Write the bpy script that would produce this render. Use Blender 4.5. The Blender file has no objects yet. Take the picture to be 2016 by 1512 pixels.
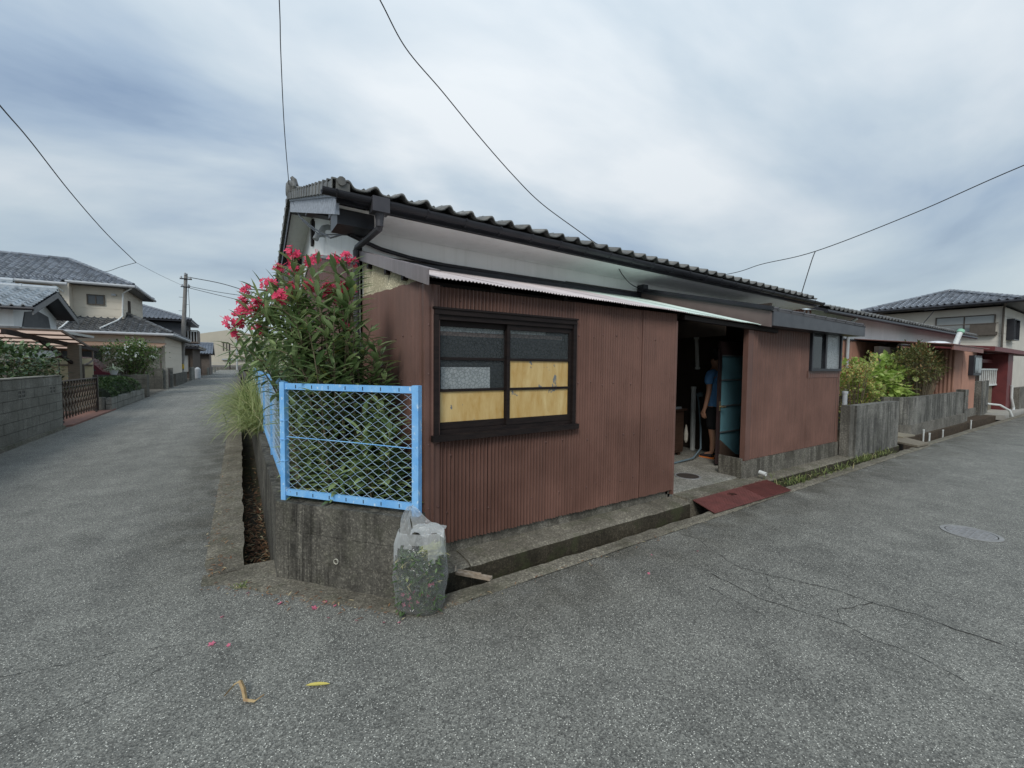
import bpy, bmesh, math, random
from mathutils import Vector, Matrix, noise as mnoise
random.seed(11)
S = bpy.context.scene
COL = S.collection
# ---------------------------------------------------------------- camera
cam_d = bpy.data.cameras.new('camera'); cam = bpy.data.objects.new('camera', cam_d); COL.objects.link(cam)
cam_d.sensor_width = 36; cam_d.lens = 36 * 832 / 2016; cam_d.clip_start = .05; cam_d.clip_end = 3000
YAW, PITCH, ROLL = math.radians(57.25), math.radians(-2.62), math.radians(.57)
fw = Vector((math.cos(YAW)*math.cos(PITCH), math.sin(YAW)*math.cos(PITCH), math.sin(PITCH)))
rt = Vector((math.sin(YAW), -math.cos(YAW), 0)); up = rt.cross(fw)
r2 = rt*math.cos(ROLL) + up*math.sin(ROLL); u2 = -rt*math.sin(ROLL) + up*math.cos(ROLL)
cam.matrix_world = Matrix(((r2.x, u2.x, -fw.x, 0), (r2.y, u2.y, -fw.y, 0), (r2.z, u2.z, -fw.z, 1.6), (0, 0, 0, 1)))
S.camera = cam
# ---------------------------------------------------------------- sky, sun, exposure
SUN_EL, SUN_AZ = math.radians(42), math.radians(226)      # compass bearing of the sun seen from above, clockwise from +Y
def N(nt, t, **k):
    n = nt.nodes.new(t)
    for a, b in k.items():
        if a == 'ins':
            for i, v in b.items(): n.inputs[i].default_value = v
        else: setattr(n, a, b)
    return n
W = bpy.data.worlds.new('World'); S.world = W; W.use_nodes = True
nt = W.node_tree; nt.nodes.clear(); L = nt.links.new
out = N(nt, 'ShaderNodeOutputWorld'); bg = N(nt, 'ShaderNodeBackground', ins={'Strength': .1}); L(bg.outputs[0], out.inputs[0])
sky = N(nt, 'ShaderNodeTexSky', sky_type='NISHITA', sun_disc=False, sun_elevation=SUN_EL, sun_rotation=SUN_AZ, dust_density=3.0)
tc = N(nt, 'ShaderNodeTexCoord'); sp = N(nt, 'ShaderNodeSeparateXYZ'); L(tc.outputs['Generated'], sp.inputs[0])
zz = N(nt, 'ShaderNodeMath', operation='MAXIMUM', ins={1: 0.0}); L(sp.outputs[2], zz.inputs[0])
za = N(nt, 'ShaderNodeMath', operation='ADD', ins={1: .22}); L(zz.outputs[0], za.inputs[0])
dx = N(nt, 'ShaderNodeMath', operation='DIVIDE'); L(sp.outputs[0], dx.inputs[0]); L(za.outputs[0], dx.inputs[1])
dy = N(nt, 'ShaderNodeMath', operation='DIVIDE'); L(sp.outputs[1], dy.inputs[0]); L(za.outputs[0], dy.inputs[1])
cb = N(nt, 'ShaderNodeCombineXYZ'); L(dx.outputs[0], cb.inputs[0]); L(dy.outputs[0], cb.inputs[1])
mp = N(nt, 'ShaderNodeMapping'); mp.inputs['Rotation'].default_value = (0, 0, math.radians(-18)); mp.inputs['Scale'].default_value = (.50, .85, 1); mp.inputs['Location'].default_value = (.55, 1.95, 0)
L(cb.outputs[0], mp.inputs[0])
n1 = N(nt, 'ShaderNodeTexNoise', ins={'Scale': 1.2, 'Detail': 7, 'Roughness': .5, 'Distortion': .4}); L(mp.outputs[0], n1.inputs[0])
cr = N(nt, 'ShaderNodeValToRGB'); L(n1.outputs[0], cr.inputs[0])
e = cr.color_ramp.elements
e[0].position = .33; e[0].color = (.185, .26, .38, 1)
e[1].position = .66; e[1].color = (.63, .67, .70, 1)
k = e.new(.42); k.color = (.30, .385, .49, 1)
k = e.new(.53); k.color = (.44, .515, .58, 1)
hz = N(nt, 'ShaderNodeMapRange', ins={1: 0.0, 2: .28, 3: 1, 4: 0}); L(zz.outputs[0], hz.inputs[0])
hm = N(nt, 'ShaderNodeMixRGB', ins={2: (.53, .62, .65, 1)}); L(hz.outputs[0], hm.inputs[0]); L(cr.outputs[0], hm.inputs[1])
# an overcast sky is brighter overhead than at the horizon
ov = N(nt, 'ShaderNodeMapRange', ins={1: 0.0, 2: 1.0, 3: 7.7, 4: 13.6}); L(zz.outputs[0], ov.inputs[0])
mu = N(nt, 'ShaderNodeVectorMath', operation='SCALE'); L(hm.outputs[0], mu.inputs[0]); L(ov.outputs[0], mu.inputs['Scale'])
mx = N(nt, 'ShaderNodeMixRGB', ins={0: .93}); L(sky.outputs[0], mx.inputs[1]); L(mu.outputs[0], mx.inputs[2]); L(mx.outputs[0], bg.inputs[0])
sd = bpy.data.lights.new('sun', 'SUN'); sd.energy = 1.5; sd.angle = math.radians(22); sd.color = (1, .97, .92)
so = bpy.data.objects.new('sun', sd); COL.objects.link(so)
sv = Vector((math.sin(SUN_AZ)*math.cos(SUN_EL), math.cos(SUN_AZ)*math.cos(SUN_EL), math.sin(SUN_EL)))
so.rotation_euler = sv.to_track_quat('Z', 'Y').to_euler(); so.location = (0, -10, 30)
S.view_settings.view_transform = 'Standard'; S.view_settings.look = 'None'; S.view_settings.exposure = .40; S.view_settings.gamma = 1
S.render.engine = 'CYCLES'; S.render.resolution_x = 1024; S.render.resolution_y = 768
S.cycles.transparent_max_bounces = 24; S.cycles.max_bounces = 8

# ================================================================ helpers
class MB:
    def __init__(s): s.v = []; s.f = []; s.m = []
    def add(s, vs, fs, mi=0):
        o = len(s.v); s.v += [tuple(v) for v in vs]; s.f += [tuple(i+o for i in f) for f in fs]; s.m += [mi]*len(fs); return s
    def box(s, x0, x1, y0, y1, z0, z1, mi=0):
        return s.add([(x, y, z) for z in (z0, z1) for x, y in ((x0, y0), (x1, y0), (x1, y1), (x0, y1))],
                     [(3, 2, 1, 0), (4, 5, 6, 7), (0, 1, 5, 4), (1, 2, 6, 5), (2, 3, 7, 6), (3, 0, 4, 7)], mi)
    def prism(s, poly, z0, z1, mi=0):
        n = len(poly); vs = [(x, y, z0) for x, y in poly] + [(x, y, z1) for x, y in poly]
        return s.add(vs, [tuple(range(n-1, -1, -1)), tuple(range(n, 2*n))] + [(i, (i+1) % n, n+(i+1) % n, n+i) for i in range(n)], mi)
    def ext(s, poly, d, mi=0):                       # polygon of 3-D points pushed along d
        n = len(poly); d = Vector(d); vs = [Vector(p) for p in poly]; vs += [p+d for p in vs]
        return s.add(vs, [tuple(range(n-1, -1, -1)), tuple(range(n, 2*n))] + [(i, (i+1) % n, n+(i+1) % n, n+i) for i in range(n)], mi)
    def bar(s, a, b, w, h=None, mi=0, upv=(0, 0, 1)):  # rectangular bar from a to b
        a, b = Vector(a), Vector(b); h = h or w; d = (b-a).normalized(); u = Vector(upv)
        if abs(d.dot(u)) > .98: u = Vector((1, 0, 0))
        r = d.cross(u).normalized()*w/2; u = r.cross(d).normalized()*h/2
        vs = [p+q for p in (a, b) for q in (-r-u, r-u, r+u, -r+u)]
        return s.add(vs, [(3, 2, 1, 0), (4, 5, 6, 7), (0, 1, 5, 4), (1, 2, 6, 5), (2, 3, 7, 6), (3, 0, 4, 7)], mi)
    def tube(s, pts, r, n=8, mi=0, cap=True):
        pts = [Vector(p) for p in pts]; rs = r if isinstance(r, (list, tuple)) else [r]*len(pts); o = len(s.v); pr = None
        for i, p in enumerate(pts):
            d = (pts[min(i+1, len(pts)-1)] - pts[max(i-1, 0)]).normalized()
            if pr is None: pr = d.orthogonal().normalized()
            pr = (pr - d*pr.dot(d)).normalized(); q = d.cross(pr)
            for j in range(n):
                a = 2*math.pi*j/n; s.v.append(tuple(p + (pr*math.cos(a)+q*math.sin(a))*rs[i]))
        for i in range(len(pts)-1):
            for j in range(n):
                s.f.append((o+i*n+j, o+i*n+(j+1) % n, o+(i+1)*n+(j+1) % n, o+(i+1)*n+j)); s.m.append(mi)
        if cap:
            s.f.append(tuple(o+j for j in range(n-1, -1, -1))); s.m.append(mi)
            e = o+(len(pts)-1)*n; s.f.append(tuple(e+j for j in range(n))); s.m.append(mi)
        return s
    def lathe(s, c, prof, n=16, mi=0, axis=(0, 0, 1)):
        c = Vector(c); ax = Vector(axis).normalized(); p = ax.orthogonal().normalized(); q = ax.cross(p); o = len(s.v)
        for r, z in prof:
            for j in range(n):
                a = 2*math.pi*j/n; s.v.append(tuple(c+ax*z+(p*math.cos(a)+q*math.sin(a))*r))
        for i in range(len(prof)-1):
            for j in range(n):
                s.f.append((o+i*n+j, o+i*n+(j+1) % n, o+(i+1)*n+(j+1) % n, o+(i+1)*n+j)); s.m.append(mi)
        s.f.append(tuple(o+j for j in range(n-1, -1, -1))); s.m.append(mi)
        e = o+(len(prof)-1)*n; s.f.append(tuple(e+j for j in range(n))); s.m.append(mi)
        return s
    def corr(s, p0, d, Ln, zb, zt, nrm, pitch=.034, amp=.0100, seg=6, mi=0, ph=0):
        """vertical corrugated sheet; zb/zt numbers or functions of the run s"""
        p0, d, nrm = Vector(p0), Vector(d), Vector(nrm); k = max(2, int(round(Ln/pitch*seg))); o = len(s.v)
        for i in range(k+1):
            t = Ln*i/k; a = amp*math.sin(2*math.pi*(t+ph)/pitch)
            q = p0+d*t+nrm*a
            b = zb(t) if callable(zb) else zb; c = zt(t) if callable(zt) else zt
            s.v += [(q.x, q.y, b), (q.x, q.y, c)]
        for i in range(k):
            s.f.append((o+2*i, o+2*i+2, o+2*i+3, o+2*i+1)); s.m.append(mi)
        return s
def mesh(name, mb, mats, smooth=False):
    me = bpy.data.meshes.new(name); me.from_pydata(mb.v, [], mb.f)
    for m in (mats if isinstance(mats, (list, tuple)) else [mats]): me.materials.append(m)
    if any(mb.m): me.polygons.foreach_set('material_index', mb.m)
    if smooth: me.polygons.foreach_set('use_smooth', [True]*len(me.polygons))
    me.update(); return me
def props(o, label=None, cat=None, group=None, kind=None):
    for k, v in (('label', label), ('category', cat), ('group', group), ('kind', kind)):
        if v: o[k] = v
    return o
def obj(name, mb, mats, parent=None, label=None, cat=None, group=None, kind=None, smooth=False, loc=None):
    if parent is None and loc is None:      # top level: origin at the base of the thing
        xs, ys, zs = zip(*mb.v); c = ((min(xs)+max(xs))/2, (min(ys)+max(ys))/2, min(zs))
        mb.v = [(x-c[0], y-c[1], z-c[2]) for x, y, z in mb.v]; loc = c
    o = bpy.data.objects.new(name, mesh(name, mb, mats, smooth)); COL.objects.link(o)
    if loc: o.location = loc
    if parent:
        o.parent = parent
        o.matrix_parent_inverse = Matrix.Translation(-Vector(parent.location))
    return props(o, label, cat, group, kind)
def put(name, me, parent, mat4):            # shared-mesh piece
    o = bpy.data.objects.new(name, me); COL.objects.link(o); o.parent = parent
    inv = Matrix.Translation(-Vector(parent.location))
    o.matrix_parent_inverse = inv; o.matrix_basis = mat4; return o
def thing(name, loc, label, cat, group=None):
    o = bpy.data.objects.new(name, None); COL.objects.link(o); o.location = loc; o.empty_display_size = .2
    return props(o, label, cat, group)

# ================================================================ materials
def newmat(name):
    m = bpy.data.materials.new(name); m.use_nodes = True; t = m.node_tree; b = t.nodes['Principled BSDF']; return m, t, b
def pos(t, sc=(1, 1, 1), rot=(0, 0, 0)):
    g = N(t, 'ShaderNodeNewGeometry'); m = N(t, 'ShaderNodeMapping'); m.inputs['Scale'].default_value = sc; m.inputs['Rotation'].default_value = rot
    t.links.new(g.outputs['Position'], m.inputs[0]); return m.outputs[0]
def ramp(t, fac, stops):
    r = N(t, 'ShaderNodeValToRGB'); t.links.new(fac, r.inputs[0]); e = r.color_ramp.elements
    for i, (p, c) in enumerate(stops):
        el = e[i] if i < 2 else e.new(p)
        el.position = p; el.color = (*c, 1) if len(c) == 3 else c
    return r.outputs[0]
def noise(t, vec, scale, detail=5, rough=.55, dist=0):
    n = N(t, 'ShaderNodeTexNoise', ins={'Scale': scale, 'Detail': detail, 'Roughness': rough, 'Distortion': dist}); t.links.new(vec, n.inputs[0]); return n.outputs[0]
def mixc(t, fac, a, b, mode='MIX'):
    m = N(t, 'ShaderNodeMixRGB', blend_type=mode)
    for i, v in ((0, fac), (1, a), (2, b)):
        if isinstance(v, (int, float)): m.inputs[i].default_value = v
        elif isinstance(v, tuple): m.inputs[i].default_value = (*v, 1) if len(v) == 3 else v
        else: t.links.new(v, m.inputs[i])
    return m.outputs[0]
def bump(t, b, h, st=.3, dist=.01):
    n = N(t, 'ShaderNodeBump', ins={'Strength': st, 'Distance': dist}); t.links.new(h, n.inputs['Height']); t.links.new(n.outputs[0], b.inputs['Normal'])
def M(name, c1, c2=None, rough=.7, scale=6, stretch=(1, 1, 1), bmp=0, bscale=60, metal=0, island=0, objrand=0, spec=.35, dist=.004):
    m, t, b = newmat(name); L = t.links.new
    c2 = c2 or tuple(x*.8 for x in c1)
    c = ramp(t, noise(t, pos(t, stretch), scale), [(.32, c1), (.68, c2)])
    if island:
        g = N(t, 'ShaderNodeNewGeometry'); c = mixc(t, 1.0, c, ramp(t, g.outputs['Random Per Island'], [(0, (1-island,)*3), (1, (1+island*.6,)*3)]), 'MULTIPLY')
    if objrand:
        g = N(t, 'ShaderNodeObjectInfo'); c = mixc(t, 1.0, c, ramp(t, g.outputs['Random'], [(0, (1-objrand,)*3), (1, (1+objrand,)*3)]), 'MULTIPLY')
    L(c, b.inputs['Base Color']); b.inputs['Roughness'].default_value = rough; b.inputs['Metallic'].default_value = metal; b.inputs['Specular IOR Level'].default_value = spec
    if bmp: bump(t, b, noise(t, pos(t), bscale, 4), bmp, dist)
    return m
def asphalt():
    m, t, b = newmat('old asphalt'); L = t.links.new; p = pos(t)
    big = noise(t, p, .55, 4, .6, .6); mid = noise(t, p, 3.2, 5, .6)
    base = ramp(t, big, [(.3, (.125, .124, .118)), (.7, (.205, .203, .192))])
    base = mixc(t, .55, base, ramp(t, mid, [(.3, (.11, .109, .104)), (.7, (.22, .218, .205))]))
    v = N(t, 'ShaderNodeTexVoronoi', feature='F1', ins={'Scale': 135.0, 'Randomness': 1.0}); L(p, v.inputs['Vector'])
    s = N(t, 'ShaderNodeSeparateColor'); L(v.outputs['Color'], s.inputs[0])
    base = mixc(t, 1.0, base, ramp(t, s.outputs[0], [(0, (.5, .5, .5)), (.5, (.95, .95, .94)), (1, (1.5, 1.5, 1.48))]), 'MULTIPLY')
    # pale worn aggregate faces
    near = N(t, 'ShaderNodeMath', operation='LESS_THAN', ins={1: .36}); L(v.outputs['Distance'], near.inputs[0])
    pick = N(t, 'ShaderNodeMath', operation='GREATER_THAN', ins={1: .86}); L(s.outputs[1], pick.inputs[0])
    fl = N(t, 'ShaderNodeMath', operation='MULTIPLY'); L(near.outputs[0], fl.inputs[0]); L(pick.outputs[0], fl.inputs[1])
    base = mixc(t, fl.outputs[0], base, (.62, .61, .57))
    v2 = N(t, 'ShaderNodeTexVoronoi', feature='F1', ins={'Scale': 260.0}); L(p, v2.inputs['Vector'])
    s2 = N(t, 'ShaderNodeSeparateColor'); L(v2.outputs['Color'], s2.inputs[0])
    base = mixc(t, 1.0, base, ramp(t, s2.outputs[0], [(0, (.72, .72, .72)), (1, (1.25, 1.25, 1.25))]), 'MULTIPLY')
    # oily and damp blotches
    bl = noise(t, pos(t, (1.2, 1.2, 1)), 1.1, 3, .5, 1.0)
    base = mixc(t, 1.0, base, ramp(t, bl, [(.27, (.80, .80, .80)), (.42, (1, 1, 1))]), 'MULTIPLY')
    base = mixc(t, 1.0, base, ramp(t, noise(t, pos(t, (2.2, .16, 1)), 1.6, 3, .5, .3), [(.3, (.90, .90, .90)), (.7, (1.08, 1.08, 1.08))]), 'MULTIPLY')
    base = mixc(t, 1.0, base, (1.06, 1.055, .985), 'MULTIPLY')
    # silt and moss washed up against the drains
    g_ = N(t, 'ShaderNodeNewGeometry'); sx = N(t, 'ShaderNodeSeparateXYZ'); L(g_.outputs['Position'], sx.inputs[0])
    fy = N(t, 'ShaderNodeMapRange', ins={1: 1.75, 2: 2.6, 3: 0, 4: 1}); L(sx.outputs[1], fy.inputs[0])
    fx1 = N(t, 'ShaderNodeMapRange', ins={1: .6, 2: 1.4, 3: 0, 4: 1}); L(sx.outputs[0], fx1.inputs[0])
    fx2 = N(t, 'ShaderNodeMapRange', ins={1: -.95, 2: -.25, 3: 0, 4: 1}); L(sx.outputs[0], fx2.inputs[0])
    fy2 = N(t, 'ShaderNodeMapRange', ins={1: 3.4, 2: 4.6, 3: 0, 4: 1}); L(sx.outputs[1], fy2.inputs[0])
    def mul(a, b_, op='MULTIPLY'):
        m_ = N(t, 'ShaderNodeMath', operation=op); L(a, m_.inputs[0]); L(b_, m_.inputs[1]); return m_.outputs[0]
    band = mul(mul(fy.outputs[0], fx1.outputs[0]), mul(fx2.outputs[0], fy2.outputs[0]), 'MAXIMUM')
    band = mul(band, ramp(t, noise(t, p, 2.6, 5, .6, .5), [(.32, (0, 0, 0)), (.62, (1, 1, 1))]))
    base = mixc(t, band, base, mixc(t, 1.0, base, (.50, .48, .44), 'MULTIPLY'))
    L(base, b.inputs['Base Color']); b.inputs['Roughness'].default_value = .78; b.inputs['Specular IOR Level'].default_value = .35
    bump(t, b, v.outputs['Distance'], .55, .006); return m
def dirty(name, pale=(.30, .29, .26), dark=(.05, .05, .045), amount=.5, drip=1.0, moss=.0, bmp=.35, ds=6.5):
    """stained concrete with dark vertical runs"""
    m, t, b = newmat(name); L = t.links.new
    n0 = noise(t, pos(t), 2.2, 6, .65); n1 = noise(t, pos(t, (ds, ds, .55)), 1.0, 6, .68, .7); n2 = noise(t, pos(t), 28, 4, .6)
    c = ramp(t, n2, [(.25, tuple(x*.72 for x in pale)), (.75, tuple(x*1.15 for x in pale))])
    vv = N(t, 'ShaderNodeTexVoronoi', feature='F1', ins={'Scale': 95.0}); L(pos(t), vv.inputs['Vector']); vs_ = N(t, 'ShaderNodeSeparateColor'); L(vv.outputs['Color'], vs_.inputs[0])
    c = mixc(t, 1.0, c, ramp(t, vs_.outputs[0], [(0, (.62, .62, .62)), (.8, (1.05, 1.05, 1.05)), (1, (1.6, 1.6, 1.55))]), 'MULTIPLY')
    k = ramp(t, n0, [(amount-.2, (1, 1, 1)), (amount+.18, (0, 0, 0))])
    c = mixc(t, k, c, mixc(t, .35, dark, c))
    k2 = ramp(t, n1, [(.44, (1, 1, 1)), (.58, (0, 0, 0))])
    if drip:
        k3 = ramp(t, noise(t, pos(t, (1.6, 1.6, 1.1)), 1.3, 4, .6, .4), [(.34, (0, 0, 0)), (.52, (1, 1, 1))])
        k2 = mixc(t, 1.0, k2, k3, 'MULTIPLY'); c = mixc(t, mixc(t, drip, (0, 0, 0), k2, 'MIX'), c, mixc(t, .25, dark, c))
    if moss: c = mixc(t, mixc(t, moss, (0, 0, 0), ramp(t, noise(t, pos(t), 5, 5), [(.5, (0, 0, 0)), (.62, (1, 1, 1))])), c, (.06, .07, .03))
    L(c, b.inputs['Base Color']); b.inputs['Roughness'].default_value = .92; b.inputs['Specular IOR Level'].default_value = .2
    bump(t, b, noise(t, pos(t), 70, 6, .7), bmp, .012); return m
def leafmat(name, c1, c2, c3=None, trans=.25, rough=.45, thr=.93):
    m, t, b = newmat(name); L = t.links.new; g = N(t, 'ShaderNodeNewGeometry')
    st = [(0, c1), (thr-.03, c2)] + ([(thr+.02, c3)] if c3 else [])
    c = ramp(t, g.outputs['Random Per Island'], st)
    L(c, b.inputs['Base Color']); b.inputs['Roughness'].default_value = rough; b.inputs['Specular IOR Level'].default_value = .4
    tr = N(t, 'ShaderNodeBsdfTranslucent'); L(c, tr.inputs[0]); mx = N(t, 'ShaderNodeMixShader', ins={0: trans})
    o = t.nodes['Material Output']; L(b.outputs[0], mx.inputs[1]); L(tr.outputs[0], mx.inputs[2]); L(mx.outputs[0], o.inputs[0]); return m
def glassmat(name, tint, transp=.3, rough=.05, pattern=0, refl=.5, clear=False):
    """thin pane: part clear, part tinted body, glossy skin"""
    m, t, b = newmat(name); L = t.links.new
    b.inputs['Base Color'].default_value = (*tint, 1); b.inputs['Roughness'].default_value = rough; b.inputs['Specular IOR Level'].default_value = refl
    tr = N(t, 'ShaderNodeBsdfTransparent', ins={0: (.95, .97, .97, 1) if clear else (*[min(1, .35+x*2) for x in tint], 1)}); mx = N(t, 'ShaderNodeMixShader', ins={0: transp})
    o = t.nodes['Material Output']; L(b.outputs[0], mx.inputs[1]); L(tr.outputs[0], mx.inputs[2]); L(mx.outputs[0], o.inputs[0])
    if pattern:
        v = N(t, 'ShaderNodeTexVoronoi', feature='DISTANCE_TO_EDGE', ins={'Scale': pattern}); L(pos(t), v.inputs['Vector'])
        r = ramp(t, v.outputs['Distance'], [(0, (0, 0, 0)), (.07, (1, 1, 1))]); bump(t, b, r, .35, .004)
        L(mixc(t, 1.0, (*tint, 1), ramp(t, v.outputs['Distance'], [(0, (.35, .35, .35)), (.06, (1, 1, 1))]), 'MULTIPLY'), b.inputs['Base Color'])
        if clear: L(ramp(t, v.outputs['Distance'], [(0, (.68, .69, .69)), (.05, (.90, .92, .92)), (.2, (.97, .98, .98))]), tr.inputs[0])
    return m
def tinmat(name, c, vary=.12, rough=.42):
    m, t, b = newmat(name); L = t.links.new
    n = noise(t, pos(t), 1.7, 5, .6); n2 = noise(t, pos(t, (22, 22, .8)), 1, 4, .6)
    k = ramp(t, n, [(.3, tuple(x*(1-vary) for x in c)), (.7, tuple(x*(1+vary) for x in c))])
    k = mixc(t, 1.0, k, ramp(t, n2, [(.3, (.86, .86, .86)), (.7, (1.1, 1.1, 1.1))]), 'MULTIPLY')
    oi = N(t, 'ShaderNodeObjectInfo'); k = mixc(t, 1.0, k, ramp(t, oi.outputs['Random'], [(0, (.91, .9, .9)), (1, (1.09, 1.08, 1.08))]), 'MULTIPLY')
    L(k, b.inputs['Base Color']); L(ramp(t, n, [(.3, (rough,)*3), (.7, (rough+.2,)*3)]), b.inputs['Roughness']); b.inputs['Specular IOR Level'].default_value = .45
    bump(t, b, noise(t, pos(t), 14, 3), .08, .01); return m

A = asphalt()
CONC = dirty('stained concrete', (.27, .255, .22), (.045, .042, .036), .52, .55)
WALLC = dirty('black stained low wall', (.165, .155, .13), (.011, .010, .009), .43, 1.0, .12, .6, 13)
FOUND = dirty('grimy foundation', (.24, .225, .19), (.03, .026, .02), .46, .8, .1, .5, 7)
LEDGE = dirty('weathered ledge concrete', (.24, .22, .175), (.05, .042, .03), .46, 0, .3, .9)
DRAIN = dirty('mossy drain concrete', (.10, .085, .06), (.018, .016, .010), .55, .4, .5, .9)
RUBBLE = dirty('broken kerb concrete', (.235, .215, .17), (.045, .038, .028), .44, 0, .2, 1.0)
SOIL = M('leaf littered soil', (.05, .036, .024), (.09, .065, .04), .95, 9, bmp=.9, bscale=35, dist=.03)
BROWN = tinmat('brown painted tin', (.138, .072, .055), .22)
BROWND = tinmat('dark brown tin', (.12, .062, .052), rough=.38)
ROOFTIN = tinmat('chalky mauve tin roof', (.56, .50, .485), rough=.5)
GREENTIN = tinmat('pale green fibreglass sheet', (.58, .68, .61), rough=.45)
CREAM = dirty('lichen cream fibre sheet', (.62, .58, .43), (.30, .27, .18), .62, .25, .0, .4)
WHITE, t, b = newmat('white plaster')
c = ramp(t, noise(t, pos(t), 1.6, 5, .6), [(.3, (.87, .88, .87)), (.7, (.78, .80, .79))])
c = mixc(t, 1.0, c, ramp(t, noise(t, pos(t, (9, 9, .5)), 1, 5, .65, .4), [(.30, (.93, .93, .92)), (.5, (1, 1, 1))]), 'MULTIPLY')
t.links.new(c, b.inputs['Base Color']); b.inputs['Roughness'].default_value = .9; b.inputs['Specular IOR Level'].default_value = .2; bump(t, b, noise(t, pos(t), 220, 4), .2, .002)
DARKM = M('dark bronze metal', (.022, .023, .028), (.032, .033, .039), .4, 5, spec=.3)
BLACKW = M('blackened wood', (.011, .008, .008), (.022, .015, .013), .6, 8, (1, 1, 6), bmp=.2, spec=.2)
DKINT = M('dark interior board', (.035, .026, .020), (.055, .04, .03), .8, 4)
TILE = M('grey clay tile', (.115, .118, .118), (.19, .19, .175), .55, 9, objrand=.22, bmp=.3, bscale=50)
TILEJ = M('grey clay tiles', (.115, .118, .118), (.19, .19, .175), .5, 9, island=.3)
BLUE, t, b = newmat('sky blue fence paint')
c = ramp(t, noise(t, pos(t), 9, 5, .6), [(.3, (.13, .38, .74)), (.7, (.24, .50, .80))])
c = mixc(t, ramp(t, noise(t, pos(t, (1, 1, .5)), 34, 4, .65), [(.60, (0, 0, 0)), (.66, (1, 1, 1))]), c, (.48, .66, .82))
c = mixc(t, ramp(t, noise(t, pos(t), 52, 3, .6), [(.70, (0, 0, 0)), (.715, (1, 1, 1))]), c, (.16, .09, .05))
t.links.new(c, b.inputs['Base Color']); b.inputs['Roughness'].default_value = .6; bump(t, b, noise(t, pos(t), 40, 4), .25, .004)
BLUEW = M('blue coated wire', (.34, .52, .72), (.50, .64, .76), .5, 14)
BARGE = M('peeling pale bargeboard', (.42, .46, .52), (.20, .22, .25), .7, 26, bmp=.3)

# ================================================================ ground, roads, drains
obj('ground', MB().box(-900, 900, -900, 900, -.6, -.36), SOIL, kind='structure', label='bare earth under the lanes and plots')
# asphalt: crossroad apron and the lane running off between the houses
def redge(x): return 2.62 + .012*min(x-1.1, 9) + (.05 if x > 12 else 0) if x > 1.1 else 2.62
def wob(x, y, s=1): return mnoise.noise((x*3.1, y*3.1, 7))*.022*s + mnoise.noise((x*11, y*11, 3))*.010*s
front = []
x = 0.95
while x < 140:
    front.append((x, redge(x)-.09+(wob(x, 0) if x < 25 else 0))); x += .12 if x < 14 else 2
cham = []
for i in range(9):
    t = i/8; cham.append((-.22+(1.15)*t, 3.72-1.18*t - .02 + wob(t*2, 5)))
left = []
y = 110
while y > 3.75:
    left.append((-.22+(wob(0, y) if y < 30 else 0), y)); y -= (3 if y > 32 else .15)
road = MB()
poly = [(-3.44, -60), (140, -60), (140, 2.7)] + front[::-1][1:] + cham[::-1][1:-1] + left[::-1] + [(-60, 110), (-60, 104), (-3.44, 104)]
road.prism(poly, -.3, 0.0)
ROAD = obj('road', road, A, kind='structure', label='worn grey asphalt lanes meeting at the corner')
# mesh top of road: cracks as thin sunken-looking tar lines laid on it
CRACK = M('open crack dirt', (.022, .022, .022), (.04, .038, .034), .95)
def crack(pts, w0, w1, seed):
    rnd = random.Random(seed); fine = []
    for (a, b) in zip(pts, pts[1:]):
        a, b = Vector(a), Vector(b); n = max(2, int((b-a).length/.03))
        for i in range(n):
            p = a.lerp(b, i/n); d = (b-a).normalized(); q = Vector((-d.y, d.x))
            fine.append(p+q*rnd.uniform(-.009, .009))
    fine.append(Vector(pts[-1])); mb = MB(); k = len(fine); vs = []
    for i, p in enumerate(fine):
        d = (fine[min(i+1, k-1)]-fine[max(i-1, 0)]).normalized(); q = Vector((-d.y, d.x)); w = (w0+(w1-w0)*i/k)*rnd.uniform(.2, 1.1)
        vs += [(*(p-q*w/2), .004), (*(p+q*w/2), .004)]
    mb.add(vs, [(2*i, 2*i+2, 2*i+3, 2*i+1) for i in range(k-1)])
    return obj('crack', mb, CRACK, ROAD)
crack([(3.47, 2.17), (3.33, 1.81), (3.37, 1.64), (3.47, 1.47), (3.59, 1.22), (3.60, 1.02), (3.67, .83), (3.67, .64), (3.72, .38), (3.75, .1)], .004, .013, 1)
crack([(3.03, 1.85), (3.02, 1.68), (3.0, 1.45), (3.05, 1.28), (3.12, 1.14), (3.14, 1.03), (3.115, .87), (3.15, .72), (3.1, .5)], .007, .005, 2)
crack([(2.84, 1.79), (2.82, 1.53), (2.81, 1.33)], .005, .003, 3)
crack([(3.60, 1.02), (3.42, 1.08), (3.3, 1.12), (3.14, 1.03)], .006, .004, 4)
crack([(3.35, 1.6), (3.2, 1.5), (3.1, 1.3)], .004, .004, 5)
crack([(3.5, 2.45), (3.55, 2.3), (3.47, 2.17)], .004, .005, 6)
crack([(-1.5, 3.3), (-1.0, 3.1), (-.55, 3.05), (-.2, 2.9)], .004, .003, 7)
crack([(-.9, 2.6), (-.5, 2.7), (-.1, 2.95)], .003, .003, 8)
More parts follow.
